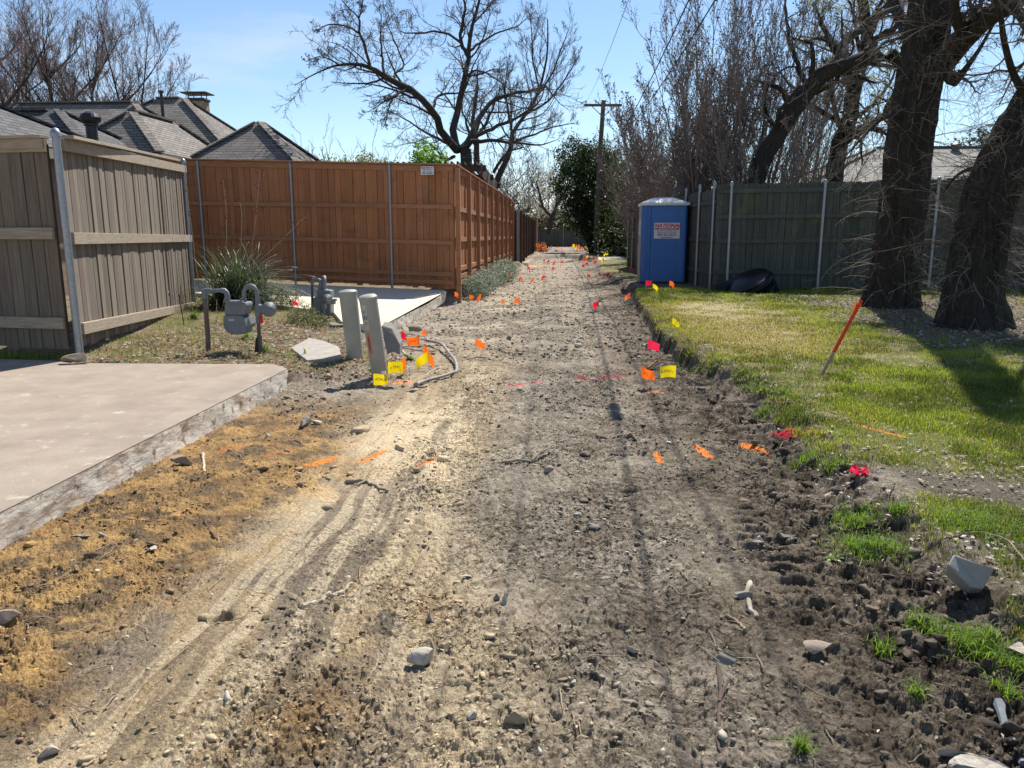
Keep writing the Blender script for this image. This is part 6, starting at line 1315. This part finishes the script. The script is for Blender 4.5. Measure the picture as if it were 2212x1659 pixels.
def lawn(n, seed):
    r = np.random.RandomState(seed); y = np.exp(r.uniform(math.log(2.0), math.log(23), n*3)); t = r.rand(n*3)**1.25; xr = xR(y); x = xr+.02+t*(np.minimum(.92*y+.8, 16)-xr)
    right, left, wob, sharp = zones(x, y); d = x-xr; g = fbm(x, y, .9, 4, 2); g2 = fbm(x, y, 4.5, 3, 5)
    lush = ss(.36, .56, g*.55+g2*.45)*ss(.12, .4, d+.5*(g2-.5)+.1*sharp)
    nearpatch = ss(4.0, 4.9, y+wob*1.6)+np.clip(np.exp(-(((x-1.42)/.22)**2+((y-3.55)/.22)**2)**1)+np.exp(-(((x-2.1)/.3)**2+((y-3.75)/.28)**2)**2)+.8*np.exp(-(((x-1.62)/.16)**2+((y-2.75)/.10)**2))+.6*np.exp(-(((x-1.55)/.12)**2+((y-2.45)/.08)**2))+.5*np.exp(-(((x-2.)/.15)**2+((y-3.2)/.1)**2)), 0, 1)
    dry = np.exp(-((x-2.4)/1.05)**2)*ss(7.6, 9, y)*(1-ss(13.5, 15.5, y)); under = ss(3.9, 4.8, x+wob)*ss(8.6, 9.6, y)*(1-ss(14.2, 15.5, y))
    p = np.clip(nearpatch, 0, 1)*np.clip(.22+.8*lush, 0, 1)*(1-.93*under)*(1-.15*dry)*(right > .55)*(y < 17.8+.0*x)
    k = r.rand(len(x)) < p; x, y, dry, lush, under = x[k][:n], y[k][:n], dry[k][:n], lush[k][:n], under[k][:n]; n = len(x)
    h = (.022+.030*lush*r.rand(n)+.018*r.rand(n))*(1-.45*dry)*np.clip(1+.02*(y-8), .9, 1.3); w = .0028*np.clip(y/4, .9, 3.6)
    G_ = np.array([.165, .225, .048])*r.uniform(.7, 1.45, (n, 1))*np.stack([r.uniform(.85, 1.4, n), np.ones(n), r.uniform(.6, 1.2, n)], 1); S_ = np.array([.36, .29, .15])*r.uniform(.7, 1.2, (n, 1)); v_ = fbm(x, y, 2.2, 3, 9); G_ = G_*lerp(.62, 1.35, ss(.35, .65, v_))[:, None]*np.stack([lerp(.85, 1.1, v_), np.ones(n), lerp(1.2, .8, v_)], 1)
    st = r.rand(n) < np.clip(.07+.8*dry+.12*(1-lush), 0, 1); return x, y, h, w, np.where(st[:, None], S_, G_)
x, y, h, w, c = lawn(230000, 1); blades('grass', x, y, h, w, c, GR, 'patchy green and straw coloured lawn on the right')
r = np.random.RandomState(8); n = 90000; y = r.uniform(7.5, 16.5, n); x = r.uniform(-11, -1.7, n); g = fbm(x, y, 1.1, 4, 3); right, left, wob, sh = zones(x, y)
inslab = (x < -2.4) & (y > np.interp(-x, [2.4, 2.5, 3.2, 3.7, 5.0, 7.3, 11.4], [10.4, 10.5, 11.0, 12.3, 13.3, 15.0, 15.6])-.02) ; fen = x < -5.2-(y-7.8)*.285
k = (left > .5) & ~inslab & (r.rand(n) < (.10+.85*ss(.42, .58, g+.14*ss(-3.2, -4.8, x)))*np.where(fen & (y > 8.2), .1, 1)) & (y > 7.62) & ~((x < -5.0) & (y < 8.05+(-5-x)*.08)); x, y = x[k], y[k]; n = len(x)
c = np.where((r.rand(n) < .45)[:, None], np.array([.34, .28, .16]), np.array([.15, .20, .05]))*r.uniform(.7, 1.3, (n, 1)); blades('yard_grass', x, y, r.uniform(.02, .06, n), np.full(n, .005), c, GR, 'thin grass between the near slab and the pale slab')
x = -5.2-r.rand(1500)*4; y = 7.72+r.rand(1500)*.25+(-5.2-x)*.09; blades('fence_foot_grass', x, y, r.uniform(.05, .13, 1500), np.full(1500, .006), np.array([[.17, .24, .05]])*r.uniform(.7, 1.3, (1500, 1)), GR, 'strip of grass under the shaded fence at the left')
# sod along the cut edge and tufts: taller blades
ys_ = np.exp(r.uniform(math.log(4.6), math.log(9), 4500)); xs_ = xR(ys_)+.22+.22*r.rand(len(ys_))-.25*ss(7.4, 8.6, ys_); g = fbm(xs_, ys_, 3, 3, 4); k = r.rand(len(xs_)) < ss(.48, .6, g); xs_, ys_ = xs_[k], ys_[k]; n = len(xs_)
blades('turf_edge_grass', xs_, ys_, r.uniform(.025, .055, n)*(1-.5*ss(7, 8.5, ys_)), .003*np.clip(ys_/4, 1, 3), np.array([[.16, .24, .04]])*r.uniform(.6, 1.4, (n, 1)), GR, 'longer grass hanging over the cut turf edge', lean=.9)
cx, cy = [], []
for u, v, s, q in ((1880, 1150, .16, 900), (1850, 1100, .12, 500), (2110, 1140, .22, 1300), (1940, 1110, .05, 150), (2010, 1310, .07, 260), (2080, 1330, .05, 200), (2130, 1360, .10, 420), (1915, 1360, .04, 80), (1985, 1500-50, .03, 60), (1735, 1560, .022, 90), (2205, 1395, .05, 160), (1650, 885, .09, 200), (1740, 975, .11, 260), (1800, 995, .1, 220), (2180, 1440, .04, 100)):
    gx, gy = G(u, v, .1); cx.append(gx+r.randn(q)*s*.5); cy.append(gy+r.randn(q)*s*.5)
cx, cy = np.concatenate(cx), np.concatenate(cy); n = len(cx); blades('grass_tufts', cx, cy, r.uniform(.03, .075, n), np.full(n, .0032), np.array([[.17, .27, .04]])*r.uniform(.65, 1.35, (n, 1)), GR, 'bright green tufts on the bare soil at the right front', lean=.9)
# dead leaves
DL = leafmat('dead_leaf', (1, 1, 1), .25, (1.1, 1, .8), .7)
def litter(name, x, y, size, cols, label, seed=1, asp=.55):
    r = np.random.RandomState(seed); z = H(x, y)+.012; P = np.stack([x, y, z], 1); n = len(P); a = r.randn(n, 3); a[:, 2] *= .3; a /= np.linalg.norm(a, axis=1)[:, None]; up = np.array([[0, 0, 1.]])+r.randn(n, 3)*.35; c = np.cross(up, a); c /= np.linalg.norm(c, axis=1)[:, None]; nn = np.cross(a, c)
    s = (size*r.uniform(.5, 1.5, n))[:, None]; w = s*asp; V = np.stack([P-a*s*.5, P+c*w*.5+nn*s*.15, P+a*s*.5+nn*s*.1, P-c*w*.5+nn*s*.15], 1).reshape(-1, 3); i = np.arange(n)*4
    cc = np.asarray(cols)[r.randint(0, len(cols), n)]*r.uniform(.7, 1.2, (n, 1))
    return tag(link_mesh(name, npmesh(name, V, [np.stack([i, i+1, i+2], 1), np.stack([i, i+2, i+3], 1)], {'Col': np.repeat(cc, 4, 0)}), DL), label, None, None, 'stuff')
n = 15000; y = r.uniform(8.8, 15.8, n); x = 4.0+r.rand(n)*8; k = r.rand(n) < (.25+.75*ss(.4, .6, fbm(x, y, .9, 3, 7))); litter('leaf_litter', x[k], y[k], .055, [(.22, .17, .13), (.33, .27, .22), (.14, .10, .075), (.45, .40, .34)], 'carpet of dead leaves around the foot of the big trees')
n = 2600; y = np.exp(r.uniform(math.log(2.2), math.log(17), n)); x = xR(y)+.3+r.rand(n)*(np.minimum(y*.9, 8)-1); litter('lawn_leaves', x, y, .035, [(.45, .38, .28), (.3, .23, .16), (.55, .5, .42)], 'scattered dead leaves on the lawn', 2)
n = 1500; x = 1.55+r.rand(n)*1.5; y = 2.9+r.rand(n)*1.9+.3*(x-1.5); k = r.rand(n) < ss(.4, .55, fbm(x, y, 2, 3, 7)); litter('leaf_fragments', x[k], y[k], .022, [(.55, .5, .45), (.4, .33, .27), (.25, .2, .16)], 'pale leaf fragments on the bare patch at the right front', 3)
n = 6500; y = r.uniform(7.6, 11.5, n); x = -1.9-r.rand(n)*3.4; k = (r.rand(n) < (.1+ss(.38, .58, fbm(x, y, 1.2, 3, 8)))) & ~((x < -2.4) & (y > np.interp(-x, [2.4, 2.5, 3.2, 3.7, 5.0, 7.3], [10.4, 10.5, 11.0, 12.3, 13.3, 15.0]))) & (x < xL(y)+.1); litter('yard_leaves', x[k], y[k], .042, [(.33, .25, .18), (.45, .38, .3), (.2, .14, .1), (.36, .16, .10), (.5, .44, .36)], 'dry leaves around the meters and pedestals', 4)
n = 900; y = np.exp(r.uniform(math.log(2), math.log(20), n)); x = r.uniform(-2.4, 1.5, n); litter('lane_leaves', x, y, .022, [(.55, .48, .36), (.42, .33, .22), (.3, .22, .15)], 'small dead leaves and chips on the dug lane', 5, .35)
# fine twigs on the dirt and lawn
n = 420; y = np.exp(r.uniform(math.log(2), math.log(18), n)); x = r.uniform(-2.4, 1.2, n)+np.where(r.rand(n) < .45, 1.5+r.rand(n)*y*.5, 0); a = r.uniform(0, 6.28, n); L_ = r.uniform(.03, .16, n)
P = np.zeros((n, 4, 3));
for k in range(4): t = k/3-.5; P[:, k, 0] = x+np.cos(a)*L_*t; P[:, k, 1] = y+np.sin(a)*L_*t+.01*r.randn(n)*(k == 1); P[:, k, 2] = H(P[:, k, 0], P[:, k, 1])+.005+.008*r.rand(n)
tag(tubes_obj('twig_litter', [(P, np.full((n, 4), .0022)*np.clip(y/4, 1, 2)[:, None], 4)], STICK, None), 'thin broken twigs strewn over dirt and grass', None, None, 'stuff')
# ------------------------------------------------------------ plants by the meters
BL = leafmat('strap_leaf', (1, 1, 1), .3, (1.1, 1.2, .8), .4)
def strap_clump(name, cx, cy, n, L_, label, cols, seed, cat='ornamental grass', w=.012, spread=.22, asym=0):
    r = np.random.RandomState(seed); z0 = Hs(cx, cy); K = 8; a = r.uniform(0, 6.28, n); el = np.radians(r.uniform(22, 85, n)); L_ = L_*r.uniform(.55, 1.1, n); d = np.stack([np.cos(a)*np.cos(el), np.sin(a)*np.cos(el), np.sin(el)], 1); p = np.stack([cx+r.randn(n)*spread*.5, cy+r.randn(n)*spread*.35, np.full(n, z0)], 1); s = np.stack([-np.sin(a), np.cos(a), 0*a], 1)
    V = np.zeros((n, K, 2, 3))
    for k in range(K):
        ww = (w*(1-(k/(K-1))**2)*r.uniform(.8, 1.2, n)+.0008)[:, None]; V[:, k, 0] = p-s*ww*.5; V[:, k, 1] = p+s*ww*.5+np.array([0, 0, .002]); p = p+d*(L_/(K-1))[:, None]; d = d+np.array([0, 0, -1])*.26*(.6+.8*r.rand(n, 1)); d /= np.linalg.norm(d, axis=1)[:, None]
    V = V.reshape(-1, 3); V[:, 2] = np.maximum(V[:, 2], z0+.01); b = (np.arange(n)*K*2)[:, None]; k = (np.arange(K-1)*2)[None]; F = np.stack([b+k, b+k+1, b+k+3, b+k+2], -1).reshape(-1, 4)
    cc = np.asarray(cols)[r.randint(0, len(cols), n)]*r.uniform(.7, 1.25, (n, 1)); root = thing(name, (cx, cy, z0), label, cat); link_mesh('leaves', npmesh('leaves', V, F, {'Col': np.repeat(cc, K*2, 0)}), BL, root); return root
g1 = G(520, 668, .12)
yc = strap_clump('strap_leaf_clump', g1[0], g1[1], 1000, 1.3, 'big clump of arching dark green strap leaves with tall dry stalks behind the meter', [(.07, .10, .055), (.10, .13, .07), (.20, .22, .14), (.05, .075, .045)], 3, w=.02, spread=.45)
m = lambda x, y, dy=0: tuple(D((450+x/5.926)*.885, (440+y/5.926)*.885, g1[1]+.1+dy))
for P in ([(680, 1500), (615, 1150), (610, 800), (600, 400), (575, 150), (560, 0)], [(700, 1500), (800, 1200), (825, 700), (820, 380), (795, 310)], [(760, 1500), (920, 1250), (1000, 800), (1050, 350), (1080, 0), (1090, -160)], [(780, 1480), (1050, 1200), (1350, 920), (1570, 700), (1680, 580), (1790, 520)], [(720, 1500), (560, 1100), (460, 940)], [(700, 1500), (620, 1200), (700, 1000), (800, 935)], [(230, 1600), (160, 1200), (110, 750), (60, 350), (20, 0), (10, -120)]):
    P2, R2 = smooth_path([m(*p) for p in P], 20, [.008, .004]); b = MB(); b.tube([Vector(p) for p in P2], list(R2), 6)
    st = b.build('flower_stalk', STICK, yc, smooth=True); rr = random.Random(len(P)); b = MB()
    for _ in range(10): q = Vector(P2[rr.randint(12, 19)])+Vector((rr.uniform(-.06, .06), rr.uniform(-.04, .04), rr.uniform(-.03, .05))); b.lathe(q, [(.002, -.018), (.013, -.006), (.012, .008), (.003, .018)], 6)
    b.build('seed_pods', STICKD, st)
SIL = leafmat('silver_leaf', (.34, .37, .32), .25, (1, 1, .9), .5)
GC = [(1, 1, 1), (1.25, 1.25, 1.25), (.45, .55, .4), (.7, .8, .65)]
rng = np.random.RandomState(77)
bush('ground_cover', [(-1.98, 17.6, .25, .35, .5, .22), (-1.9, 18.8, .28, .32, .7, .24), (-2.0, 20.2, .25, .3, .7, .25)], 9000, .045, SIL, GC, rng, 'nearer mound of silvery green ground cover against the brown fence', 'shrub', clump=.07)
bush('ground_cover', [(-1.85, 22.0, .28, .35, .9, .3), (-1.75, 23.8, .3, .35, .9, .3), (-1.85, 25.5, .2, .25, .8, .25)], 9000, .055, SIL, GC, rng, 'farther mound of silvery green ground cover against the brown fence', 'shrub', clump=.08)
p = G(655, 705, .1); bush('lavender', [(p[0], p[1], .22, .22, .3, .2), (p[0]+.3, p[1]-.4, .16, .25, .3, .14)], 3000, .04, leafmat('grey_green_leaf', (.17, .19, .12), .3), [(1, 1, 1), (1.5, 1.4, 1.2), (.6, .6, .5)], rng, 'small grey green shrub in front of the farther gas meter', 'shrub', asp=.3, clump=.04)
p = G(620, 675, .1); bush('lavender', [(p[0], p[1], .3, .25, .3, .3)], 1500, .05, leafmat('sage_leaf', (.19, .20, .15), .3), [(1, 1, 1), (1.5, 1.4, 1.2), (.6, .6, .5)], rng, 'wispy grey shrub between the strap leaf clump and the farther meter', 'shrub', asp=.2, clump=.05)
def weed(u, v, n, L_, label, seed, cols=((.22, .30, .07), (.16, .23, .05)), w=.02, zs=.08):
    gx, gy = G(u, v, zs); return strap_clump('weed', gx, gy, n, L_, label, cols, seed, 'weed', w, .03)
weed(985, 628, 26, .25, 'green leafy weed at the corner post of the brown fence', 1, w=.05)
weed(1700+100, 1200, 9, .07, 'small bright green weed on the dark soil in front of the block', 3, w=.014, zs=.03)
weed(810, 0+787, 14, .13, 'leafy weed between the two pedestals', 4, w=.03)
weed(660, 775, 16, .14, 'broad leafed weed at the left end of the flagstone', 5, w=.035)
weed(535, 745, 30, .22, 'yellow green weed under the nearer meter', 6, w=.02)
weed(885, 765, 18, .14, 'light green weed behind the folded orange flag', 7, w=.03)
weed(420, 700, 40, .20, 'green weed clump near the rusty rod', 8, w=.03)
weed(575, 770, 20, .16, 'light weed right of the inlet riser foot', 9, w=.025)
# brown oak leaf by the tufts, white leaf by the rock
